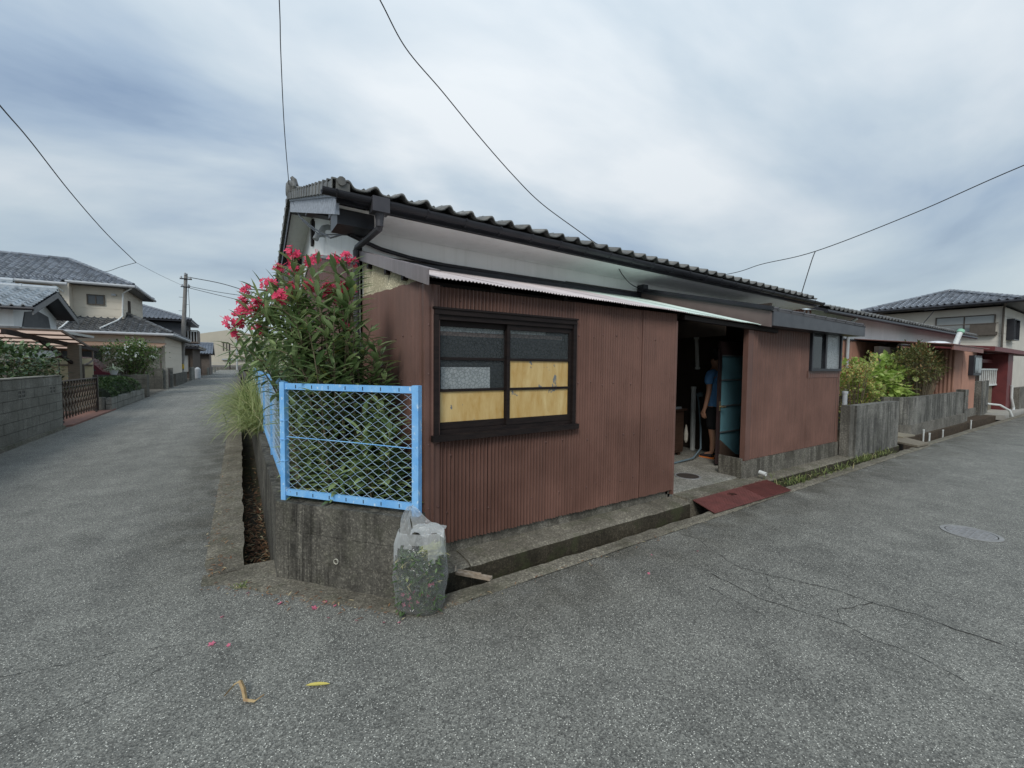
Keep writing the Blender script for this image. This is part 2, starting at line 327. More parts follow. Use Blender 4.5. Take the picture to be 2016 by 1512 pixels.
# drain channel floors and sides
fl = MB(); fl.box(-.02, .24, 3.7, 60, -.35, -.22); fl.box(.8, 60, 2.5, 3.2, -.35, -.22)
obj('drain_floor', fl, DRAIN, kind='structure', label='mossy floor of the open roadside drains')
def strip(name, outer, inner, z, mat, label, h=.3):
    """kerb strip between two polylines with an uneven top"""
    mb = MB(); n = len(outer); vs = []
    for i_, (a, b) in enumerate(zip(outer, inner)):
        zq = z*min(1, i_/5)
        for t in (0, .25, .5, .75, 1):
            x = a[0]+(b[0]-a[0])*t; y = a[1]+(b[1]-a[1])*t
            vs.append((x, y, zq+.004+mnoise.noise((x*9, y*9, 1))*.008+mnoise.noise((x*31, y*31, 1))*.004 - (.012 if t == 0 else 0)))
        vs.append((b[0], b[1], -h))
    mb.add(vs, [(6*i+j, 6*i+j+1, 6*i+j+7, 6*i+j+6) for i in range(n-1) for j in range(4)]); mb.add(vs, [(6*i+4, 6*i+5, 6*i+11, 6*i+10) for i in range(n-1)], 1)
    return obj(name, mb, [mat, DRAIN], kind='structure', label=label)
ys = [3.8+i*.06 for i in range(260)] + [19.4+i*.8 for i in range(50)]
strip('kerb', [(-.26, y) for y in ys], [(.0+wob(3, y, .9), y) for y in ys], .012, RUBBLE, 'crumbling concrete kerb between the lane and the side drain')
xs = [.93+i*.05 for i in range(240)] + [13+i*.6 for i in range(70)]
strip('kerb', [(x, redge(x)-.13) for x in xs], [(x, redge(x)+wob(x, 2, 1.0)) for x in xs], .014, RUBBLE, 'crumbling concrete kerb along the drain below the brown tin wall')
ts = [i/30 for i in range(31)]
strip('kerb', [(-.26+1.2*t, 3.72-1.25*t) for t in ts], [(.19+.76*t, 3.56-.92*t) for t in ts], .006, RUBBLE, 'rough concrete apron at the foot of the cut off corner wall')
mb = MB(); mb.prism([(-.262, 3.66), (.2, 3.5), (.24, 3.85), (.02, 3.87), (-.262, 3.84)], -.3, .0035); obj('kerb', mb, RUBBLE, kind='structure', label='rough concrete end of the side drain at the corner')
# ledge under the tin wall (split by a wide crack) and foundation
def lip(x): return 2.86+.03*min((x-1.2)/2.6, 1.2) + wob(x, 9, .35)
def ledge(x0, x1, label, z=.05):
    mb = MB(); n = max(2, int((x1-x0)/.05)); vs = []
    for i in range(n+1):
        x = x0+(x1-x0)*i/n; l = lip(x)
        for y, zz in ((3.16, z+.012), (3.0, z+.008), (l+.035, z), (l, z-.02), (l-.006, -.1), (l+.01, -.3)):
            vs.append((x, y, zz+mnoise.noise((x*8, y*8, 2))*.006))
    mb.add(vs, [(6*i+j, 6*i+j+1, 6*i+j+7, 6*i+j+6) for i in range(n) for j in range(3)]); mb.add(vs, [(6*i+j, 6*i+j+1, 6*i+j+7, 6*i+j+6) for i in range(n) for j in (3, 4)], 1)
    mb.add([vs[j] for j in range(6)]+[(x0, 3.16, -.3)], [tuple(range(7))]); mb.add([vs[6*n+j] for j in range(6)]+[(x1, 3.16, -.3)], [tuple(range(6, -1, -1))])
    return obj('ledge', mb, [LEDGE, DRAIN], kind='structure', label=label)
ledge(.98, 1.47, 'short broken end of the concrete ledge beside the bag')
ledge(1.484, 4.3, 'long concrete ledge under the brown tin wall')
ledge(5.75, 11.2, 'concrete ledge running under the far tin wall', .06)
mb = MB(); mb.box(4.30, 5.75, 2.93, 3.16, -.3, .085); obj('ledge', mb, LEDGE, kind='structure', label='concrete sill in front of the open doorway')
# ---- yard soil, plots
mb = MB(); mb.prism([(.3, 3.55), (.95, 2.85), (1.19, 3.2), (1.19, 45), (.3, 45)], -.3, .42); obj('yard_soil', mb, SOIL, kind='structure', label='raised soil bed behind the blue fence')
mb = MB(); mb.box(8.9, 60, 3.12, 30, -.3, .04); obj('yard_soil', mb, SOIL, kind='structure', label='neighbour plot soil behind the concrete walls')
mb = MB(); mb.box(-40, -3.62, 4, 100, -.3, .02); obj('plot_ground', mb, dirty('plot ground', (.2, .18, .15), (.08, .07, .05), .5, 0), kind='structure', label='ground of the house plots left of the lane')
mb = MB(); mb.box(-3.62, -3.44, -60, 104, -.3, .0); obj('kerb', mb, CONC, kind='structure', label='concrete edging along the left side of the lane')

# ================================================================ the corner house
HOUSE = thing('house', (5, 5, 0), 'single storey corner house with brown tin annex, white upper wall and tiled roof', 'house')
YW, XG, YT = 5.07, 1.2, 3.10          # main wall, gable wall, tin wall
def droop(x): return -.0155*(x-.7)
SL = .303; TH = math.atan(SL); YE, ZE, YR = 4.50, 3.33, 8.8
def rz(y): return ZE+SL*(y-YE) if y <= YR else ZE+SL*(2*YR-YE-y)
XE = 11.3
# white walls
mb = MB(); mb.box(XG, XE-.3, YW, YW+.12, .1, 3.28); obj('front_wall', mb, WHITE, HOUSE)
g = [(XG, YW+.12, .1), (XG, 12.5, .1), (XG, 12.5, rz(12.5)-.10), (XG, YR, rz(YR)-.10), (XG, YW+.12, rz(YW)-.1)]
mb = MB(); mb.ext(g, (.12, 0, 0)); mb.box(XG, XG+.12, YW-.002, YW+.118, .1, 3.27); obj('gable_wall', mb, WHITE, HOUSE)
mb = MB(); mb.ext([(XE-.3, YW, .1), (XE-.3, 12.5, .1), (XE-.3, 12.5, 3.2), (XE-.3, YR, 4.3), (XE-.3, YW, 3.2)], (.12, 0, 0)); mb.box(XG, XE, 12.38, 12.5, .1, 3.3); obj('rear_wall', mb, WHITE, HOUSE)
# plastered cove soffit
mb = MB(); vs = []
for x in (XG-.35, XE):
    for i in range(9):
        a = i/8*math.pi/2; vs.append((x, YW-.005-.53*(1-math.cos(a)), 3.125+.045*math.sin(a)+droop(x)))
mb.add(vs, [(i, i+1, i+10, i+9) for i in range(8)]); obj('soffit', mb, WHITE, HOUSE, smooth=True)
# gable tin cladding following the roof
def gt(s):
    y = YW+s
    return min(2.80+.228*(y-5.27), 3.62-.26*(y-8.86))
for i, (a, b) in enumerate(((.12, 1.3), (1.3, 2.5), (2.5, 3.7), (3.7, 5.0), (5.0, 7.3))):
    mb = MB(); mb.corr((XG-.02-.003*(i % 2), YW+a, 0), (0, 1, 0), b-a, .3, lambda s, a=a: gt(s+a), (-1, 0, 0), .05, .006)
    obj('tin_sheet', mb, BROWND, HOUSE)
mb = MB(); mb.bar((XG-.03, YW+.1, gt(.1)+.01), (XG-.03, 8.86, gt(3.79)+.01), .03, .05); mb.bar((XG-.03, 8.86, gt(3.79)+.01), (XG-.03, 12.3, gt(7.2)+.01), .03, .05)
obj('cladding_trim', mb, M('dull flashing', (.3, .3, .29), (.2, .2, .2), .5), HOUSE)
# roof deck, rafters
ROOF = MB()
for (a, b) in ((YE-.03, YR), (YR, 2*YR-YE+.03)):
    ROOF.add([(.82, a, rz(a)-.09), (XE, a, rz(a)-.09+droop(XE)), (XE, b, rz(b)-.09+droop(XE)), (.82, b, rz(b)-.09),
              (.82, a, rz(a)-.02), (XE, a, rz(a)-.02+droop(XE)), (XE, b, rz(b)-.02+droop(XE)), (.82, b, rz(b)-.02)],
             [(3, 2, 1, 0), (4, 5, 6, 7), (0, 1, 5, 4), (1, 2, 6, 5), (2, 3, 7, 6), (3, 0, 4, 7)])
ROOF = obj('roof', ROOF, M('roof deck board', (.045, .045, .05), (.06, .06, .065), .6), HOUSE, label='grey tiled gable roof')
PW = .268
def prof(u):                            # cross profile of one pan tile
    u = u/PW
    return .054*math.exp(-abs((u-.20)/.155)**2.6) + .014*(u-.62)**2*4 + .012*math.exp(-((u-1.0)/.1)**2)
def tile_mesh(depth=.30, thick=.022, nose=.012):
    mb = MB(); n = 14
    for yy, dz in ((0, 0), (depth, -.012)):
        for i in range(n+1):
            u = PW*i/n; mb.v += [(u, yy, prof(u)+dz), (u, yy, prof(u)+dz-thick)]
    k = 2*(n+1)
    for i in range(n):
        a = 2*i
        mb.f += [(a, a+2, a+2+k, a+k), (a+1, a, a+2, a+3)[::-1], (a+1, a+1+k, a+3+k, a+3)]; mb.m += [0, 0, 0]
    mb.f += [(0, k, k+1, 1), (2*n, 2*n+1, 2*n+1+k, 2*n+k)]; mb.m += [0, 0]
    return mesh('eave_tile', mb, TILE, True)
tm = tile_mesh()
slope = Matrix.Rotation(TH, 4, 'X')
ncol = int((XE-.86)/PW)
for i in range(ncol):
    x = .86+i*PW
    put('roof_tile', tm, ROOF, Matrix.Translation((x, YE-.10, rz(YE)-.018+droop(x)+random.uniform(-.004, .004))) @ slope @ Matrix.Rotation(math.atan(-.0155), 4, 'Y') @ Matrix.Rotation(random.uniform(-.012, .012), 4, 'Z'))
def tile_field(o, ux, uy, U, V, rows, cols, inside=None, seg=6, lift=.03, amp=1.0):
    """stepped, waved tile courses; ux across, uy up the slope"""
    o, ux, uy = Vector(o), Vector(ux).normalized(), Vector(uy).normalized(); nn = ux.cross(uy).normalized(); mb = MB()
    for r in range(rows):
        for c in range(cols):
            if inside and not inside((c+.5)/cols*U, (r+.5)/rows*V): continue
            b = len(mb.v); w = U/cols; h = V/rows; jit = random.uniform(-.003, .003)
            for k in range(seg+1):
                u = c*w+w*k/seg; p = prof(PW*k/seg)*amp*(w/PW)
                mb.v += [tuple(o+ux*u+uy*(r*h)+nn*(p-.01+jit)), tuple(o+ux*u+uy*(r*h)+nn*(p+lift+jit)), tuple(o+ux*u+uy*(r*h+h)+nn*(p+jit))]
            for k in range(seg):
                a = b+3*k; mb.f += [(a, a+3, a+4, a+1), (a+1, a+4, a+5, a+2)]; mb.m += [0, 0]
    return mb
SLN = math.hypot(YR-YE, SL*(YR-YE))
mb = tile_field((.86, YE+.18, rz(YE+.18)-.02), (1, 0, -.0155), (0, 1, SL), XE-.9, SLN-.2, 17, ncol)
obj('roof_tiles', mb, TILEJ, ROOF, kind='stuff')
mb = tile_field((XE, 2*YR-YE+.08, rz(2*YR-YE+.08)-.02+droop(XE)), (-1, 0, .0155), (0, -1, SL), XE-.9, SLN+.06, 18, ncol)
obj('roof_tiles', mb, TILEJ, ROOF, kind='stuff')
# verge tiles
vm = MB(); vm.box(-.03, .13, 0, .27, -.07, .035); vm.box(-.038, .0, .0, .05, -.085, .05); vm.tube([(.05, -.012, .03), (.05, .27, .02)], .042, 10); vm = mesh('verge_tile', vm, TILE)
nv = 17
for i in range(nv):
    y = YE-.10+i*(YR-YE+.1)/nv
    put('verge_tile', vm, ROOF, Matrix.Translation((.80, y, rz(y)+.022)) @ Matrix.Rotation(TH-.09, 4, 'X'))
for i in range(nv):
    y = 2*YR-YE+.10-i*(YR-YE+.1)/nv
    put('verge_tile', vm, ROOF, Matrix.Translation((.80, y, rz(y)+.022)) @ Matrix.Rotation(-TH+.09, 4, 'X') @ Matrix.Scale(-1, 4, (0, 1, 0)))
# ridge with stacked tiles and end ornament
mb = MB(); zr = rz(YR)
mb.box(.86, XE, YR-.12, YR+.12, zr-.02, zr+.07); mb.box(.86, XE, YR-.10, YR+.10, zr+.075, zr+.12); mb.tube([(.84, YR, zr+.13), (XE, YR, zr+.13)], .075, 12)
obj('ridge', mb, TILE, ROOF)
mb = MB(); mb.lathe((.84, YR, zr+.10), [(.17, -.03), (.17, .05), (.10, .09)], 14, axis=(-1, 0, 0)); mb.tube([(.86, YR-.17, zr+.02), (.86, YR-.22, zr+.1), (.86, YR-.16, zr+.18)], .035, 8); mb.tube([(.86, YR+.17, zr+.02), (.86, YR+.22, zr+.1), (.86, YR+.16, zr+.18)], .035, 8); mb.tube([(.9, YR, zr+.2), (.88, YR, zr+.3), (.84, YR, zr+.34)], [.06, .05, .03], 8)
obj('ridge_ornament', mb, TILE, ROOF)
# bargeboards, gable soffit panels and purlins
for (a, b, nm) in ((YE-.02, YR, 0), (YR, 2*YR-YE+.02, 1)):
    mb = MB(); mb.ext([(.815, a, rz(a)-.27), (.815, b, rz(b)-.29), (.815, b, rz(b)-.05), (.815, a, rz(a)-.05)], (.03, 0, 0)); mb.ext([(.80, a, rz(a)-.10), (.80, b, rz(b)-.10), (.80, b, rz(b)-.045), (.80, a, rz(a)-.045)], (.02, 0, 0)) if nm == 0 else None
    obj('bargeboard', mb, BARGE if nm == 0 else DARKM, HOUSE)
    mb = MB(); q = .13; mb.add([(.85, a, rz(a)-q), (XG, a, rz(a)-q), (XG, b, rz(b)-q), (.85, b, rz(b)-q)], [(0, 1, 2, 3)]); obj('gable_soffit', mb, WHITE, HOUSE)
for y in (5.0, 6.9, 8.8, 10.7, 12.5):
    mb = MB(); mb.box(.846, XG, y-.09, y+.09, rz(y)-.30, rz(y)-.135); obj('purlin', mb, DARKM, HOUSE)
mb = MB(); mb.box(.85, XG+.02, 4.62, 4.98, 3.01, 3.18); obj('eave_beam', mb, DARKM, HOUSE)
mb = MB(); mb.box(XG-.02, XG+.04, 8.62, 8.98, 3.98, 4.2); mb.box(XG-.04, XG, 8.7, 8.9, 3.8, 4.26); obj('gable_vent', mb, BLACKW, HOUSE, label='small black louvred gable vent')
PV = M('grey vinyl', (.45, .47, .48), (.36, .38, .4), .5)
for y, z in ((7.55, 3.66), (6.95, 3.62)):
    mb = MB(); mb.tube([(XG, y, z+.02), (XG-.06, y, z+.02), (XG-.12, y-.02, z-.01), (XG-.15, y-.03, z-.08)], [.038, .041, .043, .045], 12); obj('wall_vent', mb, PV, HOUSE, smooth=False)
# gutter, fascia, brackets, downpipe
mb = MB(); R = .050; vs = []; cy = 4.385
for x in (.67, XE):
    for i in range(11):
        a = math.pi + math.pi*i/10; vs.append((x, cy+R*math.cos(a), 3.245+droop(x)+R*1.15*math.sin(a)))
    for i in range(11):
        a = math.pi + math.pi*(10-i)/10; vs.append((x, cy+(R-.006)*math.cos(a), 3.245+droop(x)+(R*1.15-.006)*math.sin(a)))
n = 22
mb.add(vs, [(i, (i+1) % n, n+(i+1) % n, n+i) for i in range(n)] + [tuple(range(n))[::-1], tuple(range(n, 2*n))])
GUT = obj('gutter', mb, DARKM, HOUSE)
mb = MB(); mb.add([(.82, 4.47, 3.165), (XE, 4.47, 3.165+droop(XE)), (XE, 4.47, 3.29+droop(XE)), (.82, 4.47, 3.29), (.82, 4.5, 3.165), (XE, 4.5, 3.165+droop(XE)), (XE, 4.5, 3.29+droop(XE)), (.82, 4.5, 3.29)],
       [(0, 1, 2, 3), (7, 6, 5, 4), (0, 4, 5, 1), (3, 2, 6, 7), (0, 3, 7, 4), (1, 5, 6, 2)]); obj('fascia', mb, DARKM, HOUSE)
mb = MB(); mb.box(.9, XE, 4.40, 4.53, 3.105, 3.128); 
for i in range(24):
    x = .8+i*.455; mb = MB(); mb.tube([(x, 4.45, 3.26+droop(x)), (x, cy-.05, 3.25+droop(x)), (x, cy-.066, 3.24+droop(x)), (x, cy, 3.17+droop(x)), (x, 4.46, 3.2+droop(x))], .006, 6); obj('gutter_bracket', mb, DARKM, GUT)
HX = 1.21
mb = MB(); mb.prism([(HX-.085, 4.315), (HX+.085, 4.315), (HX+.085, 4.46), (HX-.085, 4.46)], 3.11, 3.255); mb.lathe((HX, 4.385, 2.98), [(.036, 0), (.038, .06), (.055, .14)], 12); mb.tube([(HX, 4.385, 3.0), (HX, 4.40, 2.965), (1.13, 5.0, 2.90), (1.125, 5.03, 2.86), (1.125, 5.03, .4)], .034, 12)
for z in (2.82, 2.25, 1.5): mb.lathe((1.125, 5.03, z), [(.037, 0), (.037, .05)], 12)
obj('downpipe', mb, M('bronze vinyl downpipe', (.045, .045, .052), (.065, .063, .07), .4), HOUSE, smooth=False)
# service cables along the wall
mb = MB(); mb.tube([(.80, 8.7, 4.62), (.84, 7.6, 3.92), (.9, 6.4, 3.42), (.95, 5.6, 3.12), (1.0, 5.1, 3.05), (1.05, 4.9, 3.0), (1.15, 4.98, 3.0)], .010, 6); mb.tube([(.80, 8.68, 4.6), (.86, 7.4, 3.8), (.92, 6.2, 3.3), (.97, 5.5, 3.14), (1.02, 5.0, 3.02)], .008, 6); obj('service_cable', mb, DARKM, HOUSE)
mb = MB(); mb.tube([(1.02, 4.95, 3.02), (1.2, 5.02, 2.985), (1.4, 5.03, 2.93), (1.75, 5.03, 2.88), (2.2, 5.035, 2.855), (3.2, 5.04, 2.85), (4.4, 5.04, 2.85), (6.3, 5.04, 2.85)], .024, 8); obj('conduit', mb, DARKM, HOUSE)

# ---- lean-to tin annex
def ez(x): return 2.245 - .012*(x-1.18) if x < 4.2 else 2.209-.035*min(x-4.2, 1.2) - .02*max(0, x-5.4)
YL = 2.975                                          # eave of the lean-to
def rsheet(x0, x1, mat, name='roof_sheet', y1=YW-.03, zt=2.775, dz=0.0, y0=YL):
    mb = MB(); k = int((x1-x0)/.032*6)
    for i in range(k+1):
        x = x0+(x1-x0)*i/k; a = .0055*math.sin(2*math.pi*x/.032); w = mnoise.noise((x*2.2, 1, 1))*.008
        for t in (0, .08, .5, 1): mb.v.append((x, y0+(y1-y0)*t + (wob(x, 4, .4) if t == 0 else 0), ez(x)+(zt-ez(x))*t+a+dz+w*(1-t)))
    mb.f = [(4*i+j, 4*i+j+4, 4*i+j+5, 4*i+j+1) for i in range(k) for j in range(3)]; mb.m = [0]*len(mb.f)
    return obj(name, mb, mat, HOUSE)
for i, (a, b) in enumerate(((1.16, 1.95), (1.93, 2.72), (2.70, 3.48), (3.46, 4.28))): rsheet(a, b, ROOFTIN, dz=.003*(i % 2))
rsheet(4.26, 5.05, GREENTIN, dz=.004); rsheet(5.03, 5.80, GREENTIN, dz=.008); rsheet(5.78, 6.50, GREENTIN, y1=3.08, zt=ez(6)+.03, dz=.004)
mb = MB(); mb.box(1.22, 6.1, YW-.05, YW-.004, 2.74, 2.83); obj('roof_flashing', mb, DARKM, HOUSE)
# rafters / purlin under the sheet edge
mb = MB(); mb.bar((1.25, 3.16, ez(1.3)-.03), (4.3, 3.16, ez(4.3)-.03), .04, .06); obj('eave_purlin', mb, BLACKW, HOUSE)
mb = MB(); mb.bar((4.3, 3.06, ez(4.3)-.04), (6.45, 3.06, ez(6.4)-.035), .05, .05); obj('eave_purlin', mb, BLACKW, HOUSE)
for x in (1.8, 2.6, 3.4, 4.3, 5.0):
    mb = MB(); mb.bar((x, 3.12, ez(x)-.02), (x, YW-.05, 2.71), .04, .07); obj('rafter', mb, BLACKW, HOUSE)
# verge flashing
FL = tinmat('grey brown flashing', (.19, .165, .165), rough=.35)
for i, (a, b) in enumerate(((0.0, .62), (.605, .80), (.785, 1.02))):
    pa = Vector((1.15, YW-.05, 2.85)).lerp(Vector((1.15, YL-.02, 2.27)), a); pb = Vector((1.15, YW-.05, 2.85)).lerp(Vector((1.15, YL-.02, 2.27)), b)
    mb = MB(); o = .003*i
    mb.ext([pa+Vector((-o, 0, -.085-o)), pb+Vector((-o, 0, -.085-o)), pb+Vector((-o, 0, .02+o)), pa+Vector((-o, 0, .02+o))], (.012, 0, 0)); mb.ext([pa+Vector((.013, 0, .012+o)), pb+Vector((.013, 0, .012+o)), pb+Vector((.013, 0, .022+o)), pa+Vector((.013, 0, .022+o))], (.08, 0, 0))
    obj('verge_flashing', mb, FL, HOUSE)
# side wall: brown sheets below, bare cream fibre sheet patch above
def rtop(s): return ez(1.2)+(2.80-ez(1.2))*(YT+s-YL)/(YW-.03-YL) - .03
def pb_(s):
    j = [0, .004, -.004, .006, 0, -.006, .003][int(s/.16) % 7]
    return 2.255+.105*((s-.18)/1.75)+j
for i, (a, b) in enumerate(((.07, .62), (.60, 1.28), (1.26, YW-YT))):
    mb = MB(); mb.corr((XG-.003*(i % 2), YT+a, 0), (0, 1, 0), b-a, .15, (lambda s, a=a: min(pb_(s+a), rtop(s+a)) if s+a > .20 else rtop(s+a)), (-1, 0, 0)); obj('tin_sheet', mb, BROWN, HOUSE)
mb = MB(); mb.corr((XG+.012, YT+.2, 0), (0, 1, 0), YW-YT-.2, 2.0, lambda s: rtop(s+.2), (-1, 0, 0), .034, .005); obj('fibre_sheet', mb, CREAM, HOUSE, label='unpainted lichen stained cream corrugated patch')
for y in (3.55, 4.05, 4.7): mb = MB(); mb.box(XG-.035, XG+.02, y-.03, y+.03, rtop(y-YT)-.06, rtop(y-YT)-.0); obj('rafter_end', mb, BLACKW, HOUSE)
# front wall sheets (window hole X 1.27..2.69, z 1.03..2.02)
WX0, WX1, WZ0, WZ1 = 1.27, 2.69, 1.03, 2.02
fs = [(1.30, 1.76, .155, WZ0), (1.75, 2.36, .155, WZ0), (2.35, 2.70, .155, WZ0), (1.30, 1.96, WZ1, 2.2), (1.95, 2.70, WZ1, 2.2), (2.69, 3.06, .155, 2.2), (3.05, 3.66, .155, 2.2), (3.65, 4.235, .155, 2.2)]
for i, (a, b, z0, z1) in enumerate(fs):
    mb = MB(); mb.corr((a, YT-.006*(i % 2), 0), (1, 0, 0), b-a, lambda s, z0=z0: z0+.003*math.sin(s*40), z1, (0, -1, 0), ph=a); obj('tin_sheet', mb, BROWN, HOUSE)
# ribbed corner trim
mb = MB(); pr = [(.09, 0), (.07, .008), (.05, 0), (.03, .01), (.012, .012), (0, .004)]
pts = [(XG-o-.004, YT+d) for d, o in pr] + [(XG-.012, YT-.012)] + [(XG+d, YT-o-.005) for d, o in pr[::-1]]
pts = [(XG-.010, YT+.10), (XG-.020, YT+.08), (XG-.010, YT+.06), (XG-.012, YT+.03), (XG-.016, YT+.0), (XG-.010, YT-.016), (XG+.02, YT-.018), (XG+.045, YT-.010), (XG+.06, YT-.02), (XG+.08, YT-.010), (XG+.115, YT-.010)]
mb.add([(x, y, .15) for x, y in pts]+[(x, y, 2.21) for x, y in pts], [(i+1, i, len(pts)+i, len(pts)+i+1) for i in range(len(pts)-1)]); obj('corner_trim', mb, BROWN, HOUSE)
mb = MB(); mb.box(4.225, 4.25, YT-.015, YT+.06, .10, 2.12); obj('door_jamb', mb, BROWN, HOUSE)
# screw heads
mb = MB(); rnd = random.Random(4)
def screw(x, y, z, n):
    mb.lathe((x, y, z), [(.0085, 0), (.0075, .004), (.003, .008)], 7, axis=n)
for z, x0, x1 in ((.40, 1.25, 4.2), (.88, 1.25, 4.2), (1.42, 2.75, 4.2), (1.9, 2.75, 4.2), (2.13, 1.3, 4.2)):
    x = x0
    while x < x1: screw(x, YT-.006, z+rnd.uniform(-.02, .02), (0, -1, 0)); x += rnd.choice((.128, .16, .192, .256, .32))
for z in (.4, .9, 1.45, 1.83):
    y = 3.2
    while y < 5: screw(XG-.006, y, z+rnd.uniform(-.02, .02), (-1, 0, 0)); y += rnd.choice((.16, .19, .22))
    for q in (1.22, 1.3): screw(q, YT-.014, z+.07, (0, -1, 0))
obj('screw_heads', mb, BROWND, HOUSE, kind='stuff')
mb = MB(); mb.box(1.19, 4.24, YT+.03, YT+.14, .04, .2); mb.box(XG+.01, XG+.12, YT+.14, YW, .04, .2); obj('foundation', mb, FOUND, HOUSE)
# inner lining so the inside stays closed
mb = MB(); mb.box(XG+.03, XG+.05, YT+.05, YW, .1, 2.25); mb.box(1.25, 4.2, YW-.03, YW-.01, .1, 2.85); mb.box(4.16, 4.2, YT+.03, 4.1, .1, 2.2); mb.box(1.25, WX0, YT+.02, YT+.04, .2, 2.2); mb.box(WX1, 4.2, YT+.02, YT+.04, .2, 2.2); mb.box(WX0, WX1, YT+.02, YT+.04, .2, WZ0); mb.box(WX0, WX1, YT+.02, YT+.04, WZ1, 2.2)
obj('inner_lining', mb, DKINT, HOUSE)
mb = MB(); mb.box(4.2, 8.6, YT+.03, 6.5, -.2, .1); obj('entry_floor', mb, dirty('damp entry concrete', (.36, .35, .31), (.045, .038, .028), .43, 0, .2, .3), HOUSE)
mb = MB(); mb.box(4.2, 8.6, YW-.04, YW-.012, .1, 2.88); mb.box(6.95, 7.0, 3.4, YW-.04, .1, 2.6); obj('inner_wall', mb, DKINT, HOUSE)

# ---- the sliding window
WIN = MB(); WY = YT-.035
WIN.box(WX0-.01, WX1+.01, WY-.005, YT+.08, WZ1-.035, WZ1+.005); WIN.box(WX0-.03, WX1+.03, WY-.03, YT+.08, WZ0-.035, WZ0+.012); WIN.box(WX0-.012, WX0+.028, WY, YT+.08, WZ0+.012, WZ1-.035); WIN.box(WX1-.028, WX1+.012, WY, YT+.08, WZ0+.012, WZ1-.035)
WIN.box(WX0-.02, WX1+.02, WY-.015, WY+.02, WZ1+.005, WZ1+.02); WIN.box(WX0+.028, WX1-.028, WY+.03, WY+.09, WZ0+.012, WZ0+.045); WIN.box(WX0+.028, WX1-.028, WY+.01, WY+.09, WZ1-.075, WZ1-.035)
WIN = obj('window', WIN, BLACKW, HOUSE, label='old timber sliding window with yellowed lower panes')
FROST = glassmat('patterned frosted glass', (.11, .125, .13), .76, .22, 34, .8, True)
YEL, t, b = newmat('yellowed board')
c = ramp(t, noise(t, pos(t, (7, 7, 1.6)), 1.8, 6, .7, .4), [(.3, (.46, .27, .07)), (.7, (.64, .48, .22))])
c = mixc(t, ramp(t, noise(t, pos(t, (2.3, 2.3, 1.6)), 4.3, 4, .65), [(.63, (0, 0, 0)), (.642, (1, 1, 1))]), c, (.17, .18, .18)); t.links.new(c, b.inputs['Base Color']); b.inputs['Roughness'].default_value = .35
def sash(x0, x1, y, kinds):
    z0, z1 = WZ0+.047, WZ1-.075; mb = MB()
    mb.box(x0, x0+.032, y, y+.028, z0, z1); mb.box(x1-.032, x1, y, y+.028, z0, z1); mb.box(x0+.032, x1-.032, y, y+.028, z0, z0+.055); mb.box(x0+.032, x1-.032, y, y+.028, z1-.045, z1)
    h = (z1-.045-z0-.055)/3
    for k in (1, 2): mb.box(x0+.032, x1-.032, y, y+.028, z0+.055+h*k-.011, z0+.055+h*k+.011)
    obj('sash', mb, BLACKW, WIN)
    for k, kd in enumerate(kinds):
        mb = MB(); mb.box(x0+.033, x1-.033, y+.012, y+.016, z0+.055+h*k+(.011 if k else 0), z0+.055+h*(k+1)-(.011 if k < 2 else 0)); obj('pane', mb, YEL if kd else FROST, WIN)
sash(WX0+.03, 1.965, WY+.058, (1, 0, 0)); sash(1.935, WX1-.03, WY+.026, (1, 1, 0))
PAPER = M('white paper', (.9, .91, .91), (.86, .88, .88), .9)
mb = MB(); mb.box(1.35, 1.80, WY+.085, WY+.09, 1.395, 1.575); obj('paper_sheet', mb, PAPER, WIN)
mb = MB(); mb.box(1.34, 1.95, WY+.10, WY+.11, 1.865, 1.925); mb.box(1.99, 2.4, WY+.10, WY+.11, 1.875, 1.915); obj('white_strip', mb, PAPER, WIN)  # white strips behind the tops of the upper panes
mb = MB(); mb.box(1.34, 1.95, WY+.10, WY+.11, 1.83, 1.864); mb.box(1.99, 2.6, WY+.10, WY+.11, 1.84, 1.874); obj('brown_strip', mb, M('pinkish brown strip', (.32, .19, .15)), WIN)  # brown strips just below the white ones

# ---- the right hand tin room
RX0, RX1 = 5.80, 8.72
rs = [(5.87, 6.5, .32, 2.30), (6.49, 7.14, .32, 2.30), (7.13, 7.56, .32, 2.30), (7.55, 8.16, .32, 1.52), (8.15, 8.71, .32, 1.52)]
for i, (a, b, z0, z1) in enumerate(rs):
    mb = MB(); mb.corr((a, YT-.003*(i % 2), 0), (1, 0, 0), b-a, z0, z1, (0, -1, 0), .074, .014, 10, ph=a); obj('tin_sheet', mb, BROWN, HOUSE)
for bb in ((7.54, 8.72, YT-.012, YT+.004, 1.44, 1.545), (RX1-.03, RX1+.01, YT-.016, YT+2, .3, 2.3), (RX0-.04, RX0+.09, YT-.018, YT+.05, .32, 2.2)): mb = MB(); mb.box(*bb); obj('tin_trim', mb, BROWN, HOUSE)
mb = MB(); mb.box(RX0-.1, 8.76, YT-.02, YT+.14, .02, .315); mb.box(RX0-.13, RX0-.103, YT-.026, YT+.3, .02, .36); obj('foundation', mb, FOUND, HOUSE)
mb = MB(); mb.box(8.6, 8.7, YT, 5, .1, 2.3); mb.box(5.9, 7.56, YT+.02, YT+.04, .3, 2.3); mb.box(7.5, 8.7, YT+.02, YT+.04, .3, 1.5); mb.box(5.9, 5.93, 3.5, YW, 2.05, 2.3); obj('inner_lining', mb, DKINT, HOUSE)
w2 = MB(); x0, x1, z0, z1 = 7.57, 8.69, 1.545, 2.275
